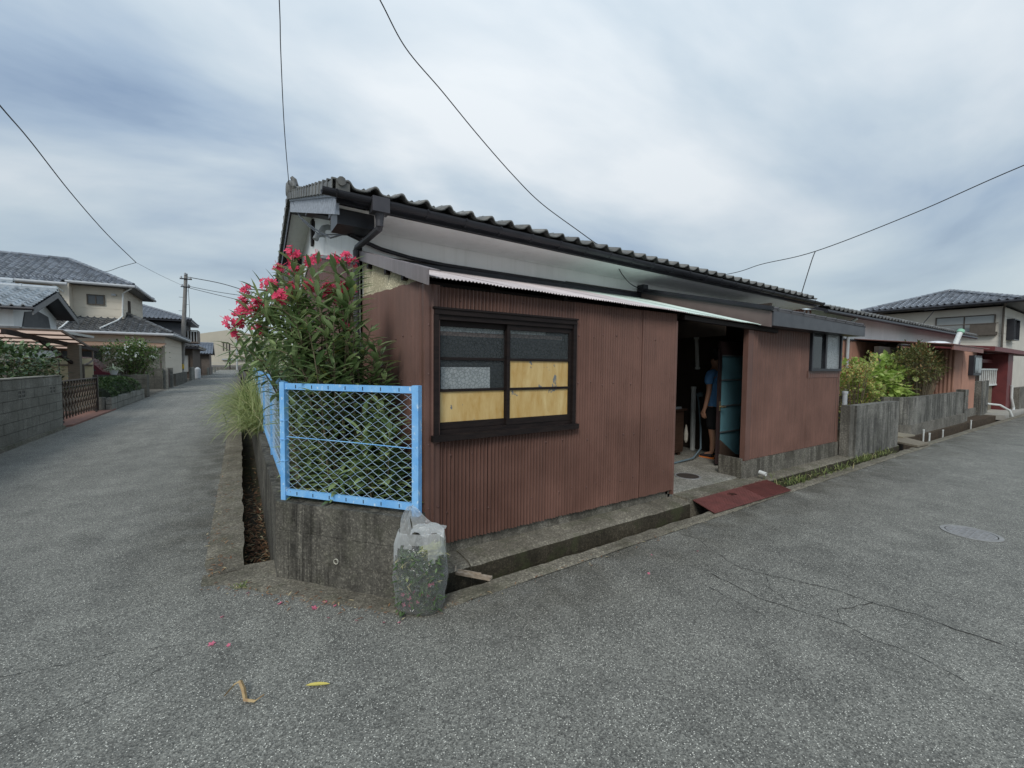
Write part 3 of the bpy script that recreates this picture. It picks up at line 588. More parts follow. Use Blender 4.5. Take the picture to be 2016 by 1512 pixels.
w2.box(x0, x1, YT-.05, YT+.05, z0, z0+.04); w2.box(x0, x1, YT-.05, YT+.05, z1-.04, z1); w2.box(x0, x0+.04, YT-.05, YT+.05, z0+.04, z1-.04); w2.box(x1-.04, x1, YT-.05, YT+.05, z0+.04, z1-.04); w2.box(8.10, 8.16, YT-.03, YT+.03, z0+.04, z1-.04)
w2 = obj('window', w2, DARKM, HOUSE, label='small black aluminium sliding window in the far tin wall')
mb = MB(); mb.box(x0+.04, 8.10, YT, YT+.004, z0+.04, z1-.04); obj('pane', mb, glassmat('dark pane', (.04, .045, .05), .3, .05), w2)
mb = MB(); mb.box(8.16, x1-.04, YT-.02, YT-.016, z0+.04, z1-.04); obj('pane', mb, glassmat('frosted pane', (.34, .37, .38), .1, .15, 40), w2)
# its roof: metal sheets with battens, fascia and left verge board
DKROOF = M('slate grey roof metal', (.085, .086, .092), (.11, .11, .115), .85, 5, spec=.1)
mb = MB(); mb.ext([(5.86, 2.84, 2.335), (9.0, 2.84, 2.29), (9.0, YW, 2.84), (5.86, YW, 2.87)], (0, 0, .03)); RR = obj('roof', mb, DKROOF, HOUSE, label='low lean to roof over the far tin room')
for i in range(9):
    x = 6.0+i*.36; mb = MB(); mb.tube([(x, 2.83, 2.372-.014*(x-5.86)), (x, YW, 2.905-.009*(x-5.86))], .022, 6); obj('batten', mb, DKROOF, RR)
mb = MB(); mb.add([(5.9, 2.84, 2.15), (8.98, 2.84, 2.14), (8.98, 2.84, 2.30), (5.9, 2.84, 2.335), (5.9, 2.87, 2.15), (8.98, 2.87, 2.14), (8.98, 2.87, 2.28), (5.9, 2.87, 2.335)], [(0, 1, 2, 3), (7, 6, 5, 4), (0, 4, 5, 1), (3, 2, 6, 7), (0, 3, 7, 4), (1, 5, 6, 2)]); obj('fascia', mb, M('grey fascia board', (.062, .066, .074), (.085, .09, .098), .5), HOUSE)
mb = MB(); mb.ext([(5.87, 2.86, 2.13), (5.87, YW-.06, 2.62), (5.87, YW-.06, 2.86), (5.87, 2.86, 2.335)], (.025, 0, 0)); obj('verge_board', mb, M('taupe painted verge board', (.135, .105, .095), (.165, .125, .115), .55), HOUSE)
mb = MB(); mb.bar((5.85, 2.83, 2.37), (5.85, YW-.03, 2.93), .05, .05); mb.box(5.8, 5.92, YW-.16, YW-.03, 2.87, 2.99); obj('verge_cap', mb, DARKM, HOUSE)
mb = MB(); mb.box(5.9, 8.98, 2.87, 3.08, 2.145, 2.16); obj('soffit', mb, DARKM, HOUSE)

# ---- entry: open glazed door
DOOR = MB(); dx0, dx1, dyy = 6.02, 6.84, 3.63
DOOR.box(dx0, dx0+.055, dyy, dyy+.035, .13, 1.98); DOOR.box(dx1-.05, dx1, dyy, dyy+.035, .13, 1.98); DOOR.box(dx0+.055, dx1-.05, dyy, dyy+.035, 1.78, 1.98); DOOR.box(dx0+.055, dx1-.05, dyy, dyy+.035, .13, .22)
DOOR = obj('door', DOOR, M('dark brown door frame', (.032, .02, .02), (.045, .03, .03), .35), HOUSE, label='open glazed door with blue panes and dark frame')
DG = glassmat('blue tinted door glass', (.165, .34, .40), .28, .12, 0, .7)
for k, (a, b) in enumerate(((.22, .60), (.62, 1.0), (1.02, 1.39), (1.41, 1.76))):
    mb = MB(); mb.box(dx0+.055, dx1-.05, dyy+.015, dyy+.019, a, b); obj('pane', mb, DG, DOOR)
    mb = MB(); mb.box(dx0+.055, dx1-.05, dyy-.006, dyy+.03, b, b+.02); obj('glazing_bar', mb, M('pale steel bar', (.25, .29, .31), (.2, .23, .25), .35, metal=.6), DOOR)
mb = MB(); mb.tube([(dx0+.028, dyy, 1.0), (dx0+.028, dyy-.05, 1.0), (dx0+.09, dyy-.055, 1.0)], .011, 8); mb.box(dx0+.01, dx0+.045, dyy-.006, dyy, .94, 1.08); obj('handle', mb, M('worn brass', (.5, .42, .25), metal=.8, rough=.35), DOOR)
mb = MB(); mb.ext([(dx0+.05, dyy-.012, .15), (dx1-.2, dyy-.012, .15), (dx0+.05, dyy-.012, .5)], (0, .008, 0)); obj('pane_reflection', mb, M('brown reflection colour', (.09, .06, .045), (.06, .04, .03), .6), DOOR)  # brown triangle: a reflection in the bottom pane, put in as a coloured sheet

# ================================================================ low wall and blue fence at the corner
LW = thing('low_wall', (.5, 3.1, -.3), 'black streaked low concrete wall with cut off corner under the blue fence', 'wall')
P0, P1 = Vector((.20, 3.52)), Vector((.955, 2.635)); cd = (P1-P0).normalized(); cn = Vector((-cd.y, cd.x))   # cn points into the yard
if cn.y < 0: cn = -cn
def lwpoly(o, e=0):
    a = P0+cn*o; b = P1+cn*o-cd*e
    return [(.20+o, 60), (.20+o, 3.52+o*.45), (b.x, b.y), (b.x+cn.x*.13, b.y+cn.y*.13), (.33+o, 3.62), (.33+o, 60)]
for i, (z0, z1, o) in enumerate(((-.3, .178, .004), (.181, .369, .0), (.372, .578, .003))):
    mb = MB(); mb.prism(lwpoly(o, .002*i)[::-1], z0, z1); obj('course', mb, WALLC, LW)
mb = MB(); mb.prism(lwpoly(.010, .01)[::-1], -.28, .57); obj('joint_mortar', mb, CONC, LW)
mb = MB(); q = P0.lerp(P1, .46); c0 = Vector((q.x, q.y, .205)); ax = Vector((-cn.x, -cn.y, 0))
mb.lathe(c0, [(.0195, -.03), (.0195, .008), (.016, .008), (.016, -.03)], 16, axis=ax); obj('weep_pipe', mb, M('ivory vinyl pipe', (.55, .53, .44)), LW)
mb = MB(); mb.lathe(c0-ax*.028, [(.0155, 0), (.0155, .012)], 12, axis=ax); obj('pipe_bore', mb, M('dark bore', (.01, .01, .01)), LW)
mb = MB(); mb.prism([(P1.x, P1.y), (1.19, 2.93), (1.19, 3.12), (P1.x+.06, P1.y+.12)], -.3, .30); obj('return_block', mb, CONC, LW)

FEN = thing('chain_link_fence', (.3, 3.5, .58), 'sky blue painted chain link fence standing on the low corner wall', 'fence')
def post(x, y, z0, z1, w=.042, d=None):
    mb = MB(); a = Vector((x, y, z0)); b = Vector((x, y, z1)); mb.bar(a, b, w, w, upv=(-cn.x, -cn.y, 0) if d is None else d); obj('post', mb, BLUE, FEN)
A0 = P0+cn*.065+cd*.03; A1 = P1+cn*.065-cd*.03
post(A0.x, A0.y, .575, 1.455); post(A1.x, A1.y, .575, 1.455, .048)
def P3(p, z): return (p.x, p.y, z)
for z in (1.425, .635):
    mb = MB(); a = A0+cd*.022; b = A1-cd*.025; mb.bar(P3(a, z), P3(b, z), .028, .045, upv=(0, 0, 1)); obj('rail', mb, BLUE, FEN)
    mb = MB()
    for k in range(7):
        q = a.lerp(b, (k+.7)/7.4)-cn*.0155; mb.bar((q.x, q.y, z-.012), (q.x, q.y, z+.012), .005, .003, upv=(-cn.x, -cn.y, 0))
    obj('rail_slots', mb, CRACK, FEN)
def chain(a, b, z0, z1, dw, dh, r, name='mesh_wire'):
    a, b = Vector(a), Vector(b); Ln = (b-a).length; d = (b-a)/Ln; n = Vector((-d.y, d.x)); mb = MB(); rnd = random.Random(int(a.y*10))
    cols = int(round(Ln/(dw/2))); rows = int(round((z1-z0)/(dh/2))); hw = Ln/cols; hh = (z1-z0)/rows
    sag = [[(rnd.uniform(-.0035, .0035), rnd.uniform(-.003, .003)) for _ in range(rows+1)] for _ in range(cols+1)]
    for c in range(0, cols):
        pts = []
        for k in range(rows+1):
            cc = c + (k+c) % 2
            s = sag[cc][k]; q = a+d*(cc*hw+s[0])+n*((-1)**k*.0025); pts.append((q.x, q.y, z0+k*hh+s[1]))
        fine = [pts[0]]
        for u, v in zip(pts, pts[1:]):
            u, v = Vector(u), Vector(v); e = (v-u)*.12
            fine += [tuple(u+e*.9+Vector((0, 0, e.z*.6))), tuple(v-e*.9-Vector((0, 0, e.z*.6))), tuple(v)]
        mb.tube(fine, r, 4, cap=False)
    return obj(name, mb, BLUEW, FEN, kind='stuff')
chain(A0+cd*.02, A1-cd*.02, .655, 1.405, .091, .065, .0013)
mb = MB(); mb.tube([P3(A0, 1.05), P3(A0.lerp(A1, .5), 1.043), P3(A1, 1.03)], .0035, 6); obj('tension_wire', mb, BLUE, FEN)
for z in (1.03, 1.17, .87):
    mb = MB(); mb.lathe((A0.x, A0.y, z), [(.031, 0), (.031, .004)], 8); obj('wire_tie', mb, BLUE, FEN)
fx = .29; fy = [3.6, 5.35, 7.05, 8.8, 10.6, 12.4]
for y in fy[1:]: post(fx, y, .575, 1.455, .042, (0, 1, 0))
for i, (y0, y1) in enumerate(zip(fy, fy[1:])):
    for z in (1.43, .635):
        mb = MB(); mb.bar((fx, y0+.022, z), (fx, y1-.022, z), .03, .04); obj('rail', mb, BLUE, FEN)
    if i < 4: chain((fx, y0+.02), (fx, y1-.02), .655, 1.41, .091, .065, .0013)

# ================================================================ leaves
def leaf(mb, base, d, L_, w, droop_=.3, fold=.25, side=None, n=4, mi=0):
    """lance-shaped leaf: folded blade bending down toward the tip"""
    d = Vector(d).normalized(); s = d.cross(Vector((0, 0, 1)))
    if s.length < .05: s = Vector((1, 0, 0))
    s.normalize()
    if side: s = (s+Vector(side)*.6).normalized()
    p = Vector(base); o = len(mb.v); mb.v.append(tuple(p)); cur = d.copy()
    for i in range(1, n):
        t = i/n; p = p+cur*(L_/n); cur = (cur+Vector((0, 0, -droop_/n))).normalized(); u = s.cross(cur).normalized()
        ww = w*math.sin(math.pi*min(1, t*.92+.06))**.75/2
        mb.v += [tuple(p-s*ww+u*ww*fold), tuple(p), tuple(p+s*ww+u*ww*fold)]
    p = p+cur*(L_/n); mb.v.append(tuple(p)); e = len(mb.v)-1
    mb.f += [(o, o+2, o+1), (o, o+3, o+2)]; mb.m += [mi]*2
    for i in range(n-2):
        a = o+1+3*i; mb.f += [(a, a+1, a+4, a+3), (a+1, a+2, a+5, a+4)]; mb.m += [mi]*2
    a = o+1+3*(n-2); mb.f += [(a, a+1, e), (a+1, a+2, e)]; mb.m += [mi]*2
OLEAF = leafmat('oleander leaf', (.10, .165, .06), (.37, .47, .22), (.52, .50, .15), .36, .34, .988)
OSTEM = M('oleander stem', (.10, .075, .05), (.17, .14, .09), .8, 20)
OFLO = leafmat('oleander petal', (.72, .035, .12), (.80, .09, .19), None, .3, .5)
OL = thing('oleander_shrub', (.6, 3.6, .42), 'tall oleander with red pink flower clusters behind the blue fence', 'shrub')
rnd = random.Random(21)
tips = [(0.36, 3.83, 2.47), (0.37, 3.95, 2.42), (0.39, 3.87, 2.35), (0.28, 4.03, 2.38), (0.45, 3.62, 2.39), (0.55, 3.85, 2.47), (0.65, 3.67, 2.43), (0.75, 3.74, 2.48), (0.81, 3.74, 2.45), (0.22, 4.08, 2.25), (0.28, 3.84, 2.13), (0.38, 3.98, 2.22), (0.48, 3.76, 2.22), (0.05, 4.22, 2.21), (0.03, 4.2, 2.11), (0.02, 3.96, 2.0), (0.1, 4.19, 2.04), (0.18, 4.08, 2.02), (0.12, 4.0, 2.08), (-0.04, 3.99, 1.91), (0.15, 4.21, 1.9), (0.6, 3.82, 2.17), (0.65, 3.81, 2.22), (0.72, 3.72, 2.21), (0.76, 3.73, 2.19), (0.73, 3.86, 2.12), (0.72, 3.64, 1.9), (-0.03, 4.05, 1.82)]
big = [5, 1, 4, 2, 3, 2, 2, 3, 3, 6, 6, 5, 4, 3, 3, 5, 6, 5, 2, 8, 5, 5, 6, 7, 6, 4, 2, 1]
lm, sm = MB(), MB()
def whorls(pts, t0, dens, L0=.205):
    """leaf whorls along a stem"""
    n = len(pts)
    for i in range(int(n*t0), n-1):
        p, q = Vector(pts[i]), Vector(pts[i+1]); d = (q-p).normalized(); a0 = rnd.uniform(0, 6.28); s = d.orthogonal().normalized(); u = d.cross(s)
        for k in range(3):
            if rnd.random() > dens: continue
            a = a0+k*2.09+rnd.uniform(-.25, .25); r = s*math.cos(a)+u*math.sin(a); young = i/(n-1)
            dirn = r*(1.25-.40*young)+d*(.18+.42*young)
            leaf(lm, p+r*.004, dirn, L0*rnd.uniform(.7, 1.2)*(1-.25*max(0, young-.8)/.2), rnd.uniform(.030, .044), rnd.uniform(.15, .6), .25)
def stem(base, tip, t0, dens, n=24, r0=.012, bow=.0):
    b, t = Vector(base), Vector(tip); m = (Vector((b.x*.9+t.x*.1, (b.y+t.y)/2, b.z*.1+t.z*.9)) if t.x < .25 else b.lerp(t, .5))+Vector((rnd.uniform(-.06, .06), rnd.uniform(-.06, .06), (t.z-b.z)*.12+bow)); pts = []
    for i in range(n):
        s = i/(n-1); pts.append(tuple(b*(1-s)**2+m*2*s*(1-s)+t*s*s))
    sm.tube(pts, [r0*(1-.72*i/(n-1)) for i in range(n)], 5); whorls(pts, t0, dens); return pts
bases = [(rnd.uniform(.55, .95), rnd.uniform(3.35, 4.1), .42) for _ in range(40)]
for i, tp in enumerate(tips):
    stem(bases[i % 40], tp, .64 if tp[0] < .25 else .42, .95)
extra = []
for _ in range(34):                    # leafy shoots without flowers
    tx = rnd.uniform(.30, 1.08); ty = rnd.uniform(3.45, 4.7); tz = rnd.uniform(1.2, 2.05)
    extra.append((tx, ty, tz))
extra += [(.98, 3.55, 1.80), (1.06, 3.6, 1.62), (1.02, 3.5, 1.5), (.93, 3.6, 1.92), (-.06, 4.2, 1.72), (-.08, 4.4, 1.66), (.0, 4.5, 1.8), (.1, 4.0, 1.62), (.55, 3.45, 1.75), (.6, 3.4, 1.6), (.75, 3.4, 1.9), (.62, 3.5, 2.05), (.3, 3.7, 1.85), (.2, 3.8, 1.7), (.78, 3.62, 2.36), (.74, 3.68, 2.3), (.52, 3.6, 2.1), (.42, 3.55, 1.95)]
for i, tp in enumerate(extra):
    b = bases[rnd.randrange(40)]; stem((b[0]*.6+tp[0]*.4*.9, b[1], .42), tp, .30, .92, 20, .010)
for _ in range(60):                    # low shoots filling the space behind the mesh
    t = rnd.uniform(.02, .72); q = P0.lerp(P1, t)+cn*rnd.uniform(.17, .6); b = (q.x+rnd.uniform(-.05, .1), q.y+rnd.uniform(0, .1), .42)
    if b[0] > 1.1 or b[0] < .38: continue
    stem(b, (min(.92, q.x+rnd.uniform(-.1, .08)), q.y+rnd.uniform(-.08, .15), rnd.uniform(.75, 1.35)), .12, .95, 13, .006)
for _ in range(26):                    # along the side fence
    y = rnd.uniform(4.2, 7.5); stem((rnd.uniform(.6, .9), y, .42), (rnd.uniform(.45, .85), y+rnd.uniform(-.3, .2), rnd.uniform(1.0, 1.8)), .25, .85, 16, .008)
obj('foliage', lm, OLEAF, OL, kind='stuff'); obj('stems', sm, OSTEM, OL, kind='stuff')
def flower(mb, c, d, r):
    d = Vector(d).normalized(); s = d.orthogonal().normalized(); u = d.cross(s); c = Vector(c); a0 = rnd.uniform(0, 6)
    for k in range(5):
        a = a0+k*1.2566; r1 = s*math.cos(a)+u*math.sin(a); r2_ = s*math.cos(a+.62)+u*math.sin(a+.62); r0_ = s*math.cos(a-.5)+u*math.sin(a-.5); o = len(mb.v)
        mb.v += [tuple(c), tuple(c+r0_*r*.62+d*r*.22), tuple(c+(r1*.9+r0_*.25)*r*.92+d*r*.34), tuple(c+(r1*.8+r2_*.4)*r*.98+d*r*.20), tuple(c+r2_*r*.66+d*r*.16)]
        mb.f += [(o, o+1, o+2), (o, o+2, o+3), (o, o+3, o+4)]; mb.m += [0]*3
for tp, nb in zip(tips, big):
    mb = MB()
    for k in range(nb*3+2):
        v = Vector((rnd.gauss(0, 1), rnd.gauss(0, 1), rnd.gauss(0, .8))).normalized(); rr = .018+.010*nb**.75
        c = Vector(tp)+v*rr*rnd.uniform(.4, 1.1); flower(mb, c, v+Vector((-.3, -.8, .5)), rnd.uniform(.02, .028))
    for k in range(4):
        c = Vector(tp)+Vector((rnd.gauss(0, .03), rnd.gauss(0, .03), rnd.uniform(-.02, .04))); mb.tube([tuple(tp), tuple(c+Vector((rnd.uniform(-.01, .01), 0, .03)))], [.004, .002], 4)
    obj('flower_cluster', mb, OFLO, OL)

# grass clump and leafy shrub further along the side fence
GRM = leafmat('pale grass blade', (.16, .22, .06), (.42, .46, .20), (.55, .50, .28), .35, .5, .9)
def blades(base, n, h, spread, lean, mat, nm, label, cat, wid=.008, seed=1, parent=None, sig=.12):
    r_ = random.Random(seed); mb = MB()
    for _ in range(n):
        b = Vector((base[0]+r_.gauss(0, sig), base[1]+r_.gauss(0, sig*2.2), base[2])); a = r_.uniform(0, 6.28)
        d = Vector((math.cos(a)*spread+lean[0], math.sin(a)*spread+lean[1], 1.0))
        leaf(mb, b, d, h*r_.uniform(.55, 1.15), wid*r_.uniform(.7, 1.3), r_.uniform(1.2, 2.6), .2, n=6)
    return obj(nm, mb, mat, parent, label, cat)
for k, (y, h, ln) in enumerate(((7.6, .75, -.35), (8.9, .95, -.4), (10.3, 1.05, -.4), (11.9, 1.1, -.35))):
    blades((.26, y, .5), 330, h, .45, (ln, -.1), GRM, 'ornamental_grass', ['short pale grass tuft over the drain, nearest along the side fence', 'second pale grass tuft spilling over the side drain', 'third pale arching grass tuft beyond the blue posts', 'farthest pale grass tuft beside the lane'][k], 'grass', .011, 30+k)
BLM = leafmat('dark shrub leaf', (.03, .065, .02), (.09, .16, .05), (.3, .34, .12), .25, .4, .96)
VLM = leafmat('variegated shrub leaf', (.10, .17, .05), (.30, .38, .14), (.62, .62, .42), .3, .45, .88)
def bush(name, c, rad, n, lf, mat, label, cat='shrub', seed=1, group=None, trunk=True, flow=None, lw=.5, hollow=.35, stem_h=None, stemmat=None, droop_=.4):
    """crown of leaf blades grouped in clumps on branching twigs"""
    r_ = random.Random(seed); c = Vector(c); z0 = c.z-rad[2] if stem_h is None else c.z-stem_h
    t_ = thing(name, (c.x, c.y, z0), label, cat, group); mb, sb = MB(), MB(); nc = max(14, n//26); fl_ = MB()
    for k in range(nc):
        while True:
            v = Vector((r_.uniform(-1, 1), r_.uniform(-1, 1), r_.uniform(-1, 1)))
            if hollow < v.length < 1: break
        v *= 1+.16*mnoise.noise(v*2.3+Vector((seed, 0, 0)))
        q = c+Vector((v.x*rad[0], v.y*rad[1], v.z*rad[2])); b = Vector((c.x+v.x*rad[0]*.12, c.y+v.y*rad[1]*.12, z0))
        mid = b.lerp(q, .55)+Vector((0, 0, .06)); sb.tube([tuple(b), tuple(mid), tuple(q)], [.012, .008, .003], 4); out_ = (q-c).normalized()
        for _ in range(n//nc):
            p = q+Vector((r_.gauss(0, .16*rad[0]), r_.gauss(0, .16*rad[1]), r_.gauss(0, .13*rad[2]))); d = Vector((r_.gauss(0, 1), r_.gauss(0, 1), r_.gauss(0, .6)))*.8+out_*.8+Vector((0, 0, .3))
            leaf(mb, p, d, lf*r_.uniform(.6, 1.2), lf*lw*r_.uniform(.8, 1.2), r_.uniform(0, droop_*2), .25, n=3)
        if flow and v.z > -.1 and r_.random() < flow[1]:
            for _ in range(3):
                p = q+out_*.05+Vector((r_.gauss(0, .05), r_.gauss(0, .05), r_.gauss(0, .05))); flower(fl_, p, out_+Vector((0, -.4, .3)), flow[2])
    obj('foliage', mb, mat, t_, kind='stuff'); obj('branches', sb, stemmat or OSTEM, t_)
    if flow and fl_.v: obj('blossoms', fl_, flow[0], t_)
    return t_
WFL = leafmat('white petal', (.75, .77, .72), (.85, .85, .8), None, .3)
bush('garden_shrub', (.62, 9.6, 1.35), (.42, 1.2, .75), 1500, .11, VLM, 'yellow green shrub with pale flecks behind the side fence', seed=3, lw=.4, flow=(WFL, .25, .03))
bush('garden_shrub', (.60, 13.2, 1.6), (.42, 1.3, .95), 1300, .12, BLM, 'dark leafy shrub farther back along the side fence', seed=4, lw=.4)
mb = MB(); mb.tube([(.33, 14.4, .5), (.32, 14.4, 2.3)], .03, 8); obj('fence_pole', mb, M('white painted pipe', (.7, .7, .66)), None, 'white pipe post standing among the side shrubs', 'post')
# fallen leaves in the drain and around the kerb
LIT = leafmat('dead leaf litter', (.16, .06, .03), (.30, .17, .08), (.5, .42, .25), .1, .7, .85)
mb = MB(); r_ = random.Random(8)
for _ in range(620):
    y = 3.9+abs(r_.gauss(0, 1.7)); x = r_.uniform(.005, .2); leaf(mb, (x, y, -.215+r_.uniform(0, .02)), (r_.gauss(0, 1), r_.gauss(0, 1), r_.uniform(-.1, .35)), r_.uniform(.03, .10), r_.uniform(.006, .018), r_.uniform(-.6, .8), .4, n=3)
for _ in range(150):
    y = 3.8+abs(r_.gauss(0, 2.4)); x = r_.gauss(-.17, .05); leaf(mb, (min(x, -.01), y, .014), (r_.gauss(0, 1), r_.gauss(0, 1), .1), r_.uniform(.02, .06), r_.uniform(.005, .012), .3, .3, n=3)
for _ in range(90):
    t = r_.random(); q = Vector((-.2, 3.62)).lerp(Vector((.9, 2.5)), t); leaf(mb, (q.x+r_.gauss(0, .05), q.y+r_.gauss(0, .05), .012), (r_.gauss(0, 1), r_.gauss(0, 1), .1), r_.uniform(.015, .05), r_.uniform(.004, .01), .3, .3, n=3)
for _ in range(80):
    x = r_.uniform(1, 4); leaf(mb, (x, redge(x)-.12+r_.gauss(0, .035), .012), (r_.gauss(0, 1), r_.gauss(0, 1), .1), r_.uniform(.015, .05), r_.uniform(.004, .008), .3, .3, n=3)
obj('leaf_litter', mb, LIT, None, 'reddish dead leaves lying in the side drain and along the kerbs', 'leaf litter', kind='stuff')
# petals and the two big leaves on the asphalt
PET = leafmat('fallen petal', (.62, .08, .16), (.78, .24, .34), None, .3, .5)
for i, (x, y, s) in enumerate(((.20, 3.12, .024), (.45, 2.98, .022), (.38, 2.94, .026), (-.16, 2.86, .026), (.02, 3.38, .016), (.50, 2.90, .016), (.44, 2.78, .014), (.58, 2.66, .014), (-.12, 3.14, .016), (-.08, 2.8, .015), (-1.05, 2.7, .013), (.72, 2.55, .013), (.8, 2.5, .015), (2.62, 2.1, .014), (2.9, 2.3, .013), (3.3, 2.14, .014))):
    mb = MB(); flower(mb, (x, y, .005), (rnd.uniform(-.5, .5), rnd.uniform(-.5, .5), 1), s*.72); obj('fallen_flower', mb, PET, None, 'small pink oleander flower fallen on the asphalt', 'petal', 'fallen pink flowers on the asphalt')
mb = MB(); leaf(mb, (.245, 2.24, .008), (1, -.55, .05), .12, .024, .05, .3, n=6); obj('fallen_leaf', mb, M('yellow leaf', (.62, .52, .14), (.5, .42, .1), .5), None, 'flat yellow leaf lying on the foreground asphalt', 'leaf')
mb = MB(); vs = []; pth = [(-.09, 2.36, .012), (-.05, 2.395, .03), (-.025, 2.385, .045), (-.012, 2.34, .03), (-.005, 2.285, .012), (.035, 2.25, .012), (.07, 2.26, .02)]
for i, p in enumerate(pth):
    w = (.004, .012, .014, .015, .014, .011, .003)[i]; vs += [(p[0]-w*.6, p[1]-w*.5, p[2]), (p[0], p[1], p[2]+.006), (p[0]+w*.6, p[1]+w*.5, p[2]-.002)]
mb.add(vs, [(3*i+j, 3*i+j+3, 3*i+j+4, 3*i+j+1) for i in range(6) for j in (0, 1)]); obj('fallen_leaf', mb, M('dry curled leaf', (.42, .31, .15), (.24, .14, .07), .6, 40), None, 'dry curled brown leaf on the foreground asphalt', 'leaf')
# splintered wood in the front drain
mb = MB(); mb.bar((1.36, 2.86, .02), (1.52, 2.62, .035), .045, .018); mb.bar((1.37, 2.88, .03), (1.48, 2.70, .045), .012, .012); mb.bar((1.345, 2.86, .03), (1.37, 2.9, .05), .01, .01); obj('wood_splinter', mb, M('bleached timber', (.45, .38, .30), (.22, .17, .12), .8, 30, (1, 1, 8), bmp=.4), None, 'bleached broken stick bridging the drain beside the bag', 'wood')

# ================================================================ the bag of clippings
BAG = thing('plastic_bag', (1.0, 2.58, 0), 'clear plastic carrier bag full of garden clippings at the wall corner', 'bag')
def film_mat(name, milk, gloss=1.0):
    m, t, b = newmat(name); Lk = t.links.new; t.nodes.remove(b); o_ = t.nodes['Material Output']
    tr = N(t, 'ShaderNodeBsdfTransparent', ins={0: (.985, .99, .99, 1)}); df = N(t, 'ShaderNodeBsdfDiffuse', ins={0: (.88, .90, .90, 1)}); tl = N(t, 'ShaderNodeBsdfTranslucent', ins={0: (.88, .90, .90, 1)}); gl = N(t, 'ShaderNodeBsdfGlossy', ins={0: (1, 1, 1, 1), 'Roughness': .16})
    a = N(t, 'ShaderNodeMixShader', ins={0: .5}); Lk(df.outputs[0], a.inputs[1]); Lk(tl.outputs[0], a.inputs[2])
    lw = N(t, 'ShaderNodeLayerWeight', ins={0: .35}); k = N(t, 'ShaderNodeMath', operation='MULTIPLY_ADD', ins={1: .45, 2: milk}); Lk(lw.outputs['Facing'], k.inputs[0])
    c_ = N(t, 'ShaderNodeMixShader'); Lk(k.outputs[0], c_.inputs[0]); Lk(tr.outputs[0], c_.inputs[1]); Lk(a.outputs[0], c_.inputs[2])
    fr = N(t, 'ShaderNodeMath', operation='MULTIPLY_ADD', ins={1: .30*gloss, 2: .05*gloss}); Lk(lw.outputs['Fresnel'], fr.inputs[0])
    d_ = N(t, 'ShaderNodeMixShader'); Lk(fr.outputs[0], d_.inputs[0]); Lk(c_.outputs[0], d_.inputs[1]); Lk(gl.outputs[0], d_.inputs[2]); Lk(d_.outputs[0], o_.inputs[0])
    n_ = noise(t, pos(t, (1, 1, .5)), 22, 4, .6, 1.5); bu = N(t, 'ShaderNodeBump', ins={'Strength': .8, 'Distance': .02}); Lk(n_, bu.inputs['Height'])
    for q in (gl, df): Lk(bu.outputs[0], q.inputs['Normal'])
    return m
PM = film_mat('clear plastic film', .07, 1.6); PM2 = film_mat('gathered plastic film', .42)
bc = Vector((.975, 2.60)); bx = Vector((.841, -.541)); by = Vector((.541, .841))       # bag's width faces the road corner
def bagring(z, w, d, ox=0, n=40, wr_=.010):
    r = []
    for j in range(n):
        a = 2*math.pi*j/n; c_, s_ = math.cos(a), math.sin(a); e = .80
        x = w/2*abs(c_)**e*(1 if c_ > 0 else -1); y = d/2*abs(s_)**e*(1 if s_ > 0 else -1)
        k = 1+mnoise.noise((x*13+5, y*13, z*6))*wr_*6+mnoise.noise((x*34, y*34, z*8))*wr_*2.2
        q = bc+bx*(x*k+ox)+by*(y*k); r.append((q.x, q.y, z))
    return r
mb = MB(); rings = [bagring(.012, .23, .16), bagring(.002, .29, .21)] + [bagring(.02+.5*i/22, .30+.045*math.sin(min(1, i/9)*1.5)-.055*max(0, (i-15)/7)**1.5+.012*mnoise.noise((i*.4, 0, 0)), .27-.09*(i/22)**2, .0, wr_=.012) for i in range(1, 23)]
n = 40
for r in rings: mb.v += r
mb.f += [(i*n+j, i*n+(j+1) % n, (i+1)*n+(j+1) % n, (i+1)*n+j) for i in range(len(rings)-1) for j in range(n)] + [tuple(range(n-1, -1, -1))]; mb.m = [1 if i > 17.5+2.2*math.sin(j*.47+1)+1.2*math.sin(j*1.3) else 0 for i in range(len(rings)-1) for j in range(n)]+[0]
obj('bag_body', mb, [PM, PM2], BAG, smooth=True)
def film(rows, name):
    mb = MB(); k = len(rows[0])
    for r in rows: mb.v += [tuple(p) for p in r]
    mb.f = [(i*k+j, i*k+j+1, (i+1)*k+j+1, (i+1)*k+j) for i in range(len(rows)-1) for j in range(k-1)]; mb.m = [0]*len(mb.f); return obj(name, mb, PM2, BAG, smooth=True)
def bp(x, y, z): q = bc+bx*x+by*y; return Vector((q.x, q.y, z))
# standing handle: two gathered straps meeting at the top
def strap(a, b_, c_, wa, wb, name, seed):
    rows = []
    for i in range(13):
        s = i/12; p = a*(1-s)**2+b_*2*s*(1-s)+c_*s*s; w = wa+(wb-wa)*s; row = []
        for j in range(7):
            u = j/6-.5; q = p+Vector((bx.x, bx.y, 0))*(u*w)+Vector((by.x, by.y, 0))*(math.sin(j*2.1+i*.7)*.010+.02*u)
            row.append(q)
        rows.append(row)
    return film(rows, name)
strap(bp(-.09, -.02, .49), bp(-.115, 0, .60), bp(-.07, 0, .675), .075, .03, 'handle', 1)
strap(bp(.02, .02, .50), bp(-.01, .02, .60), bp(-.07, 0, .672), .16, .03, 'handle', 2)
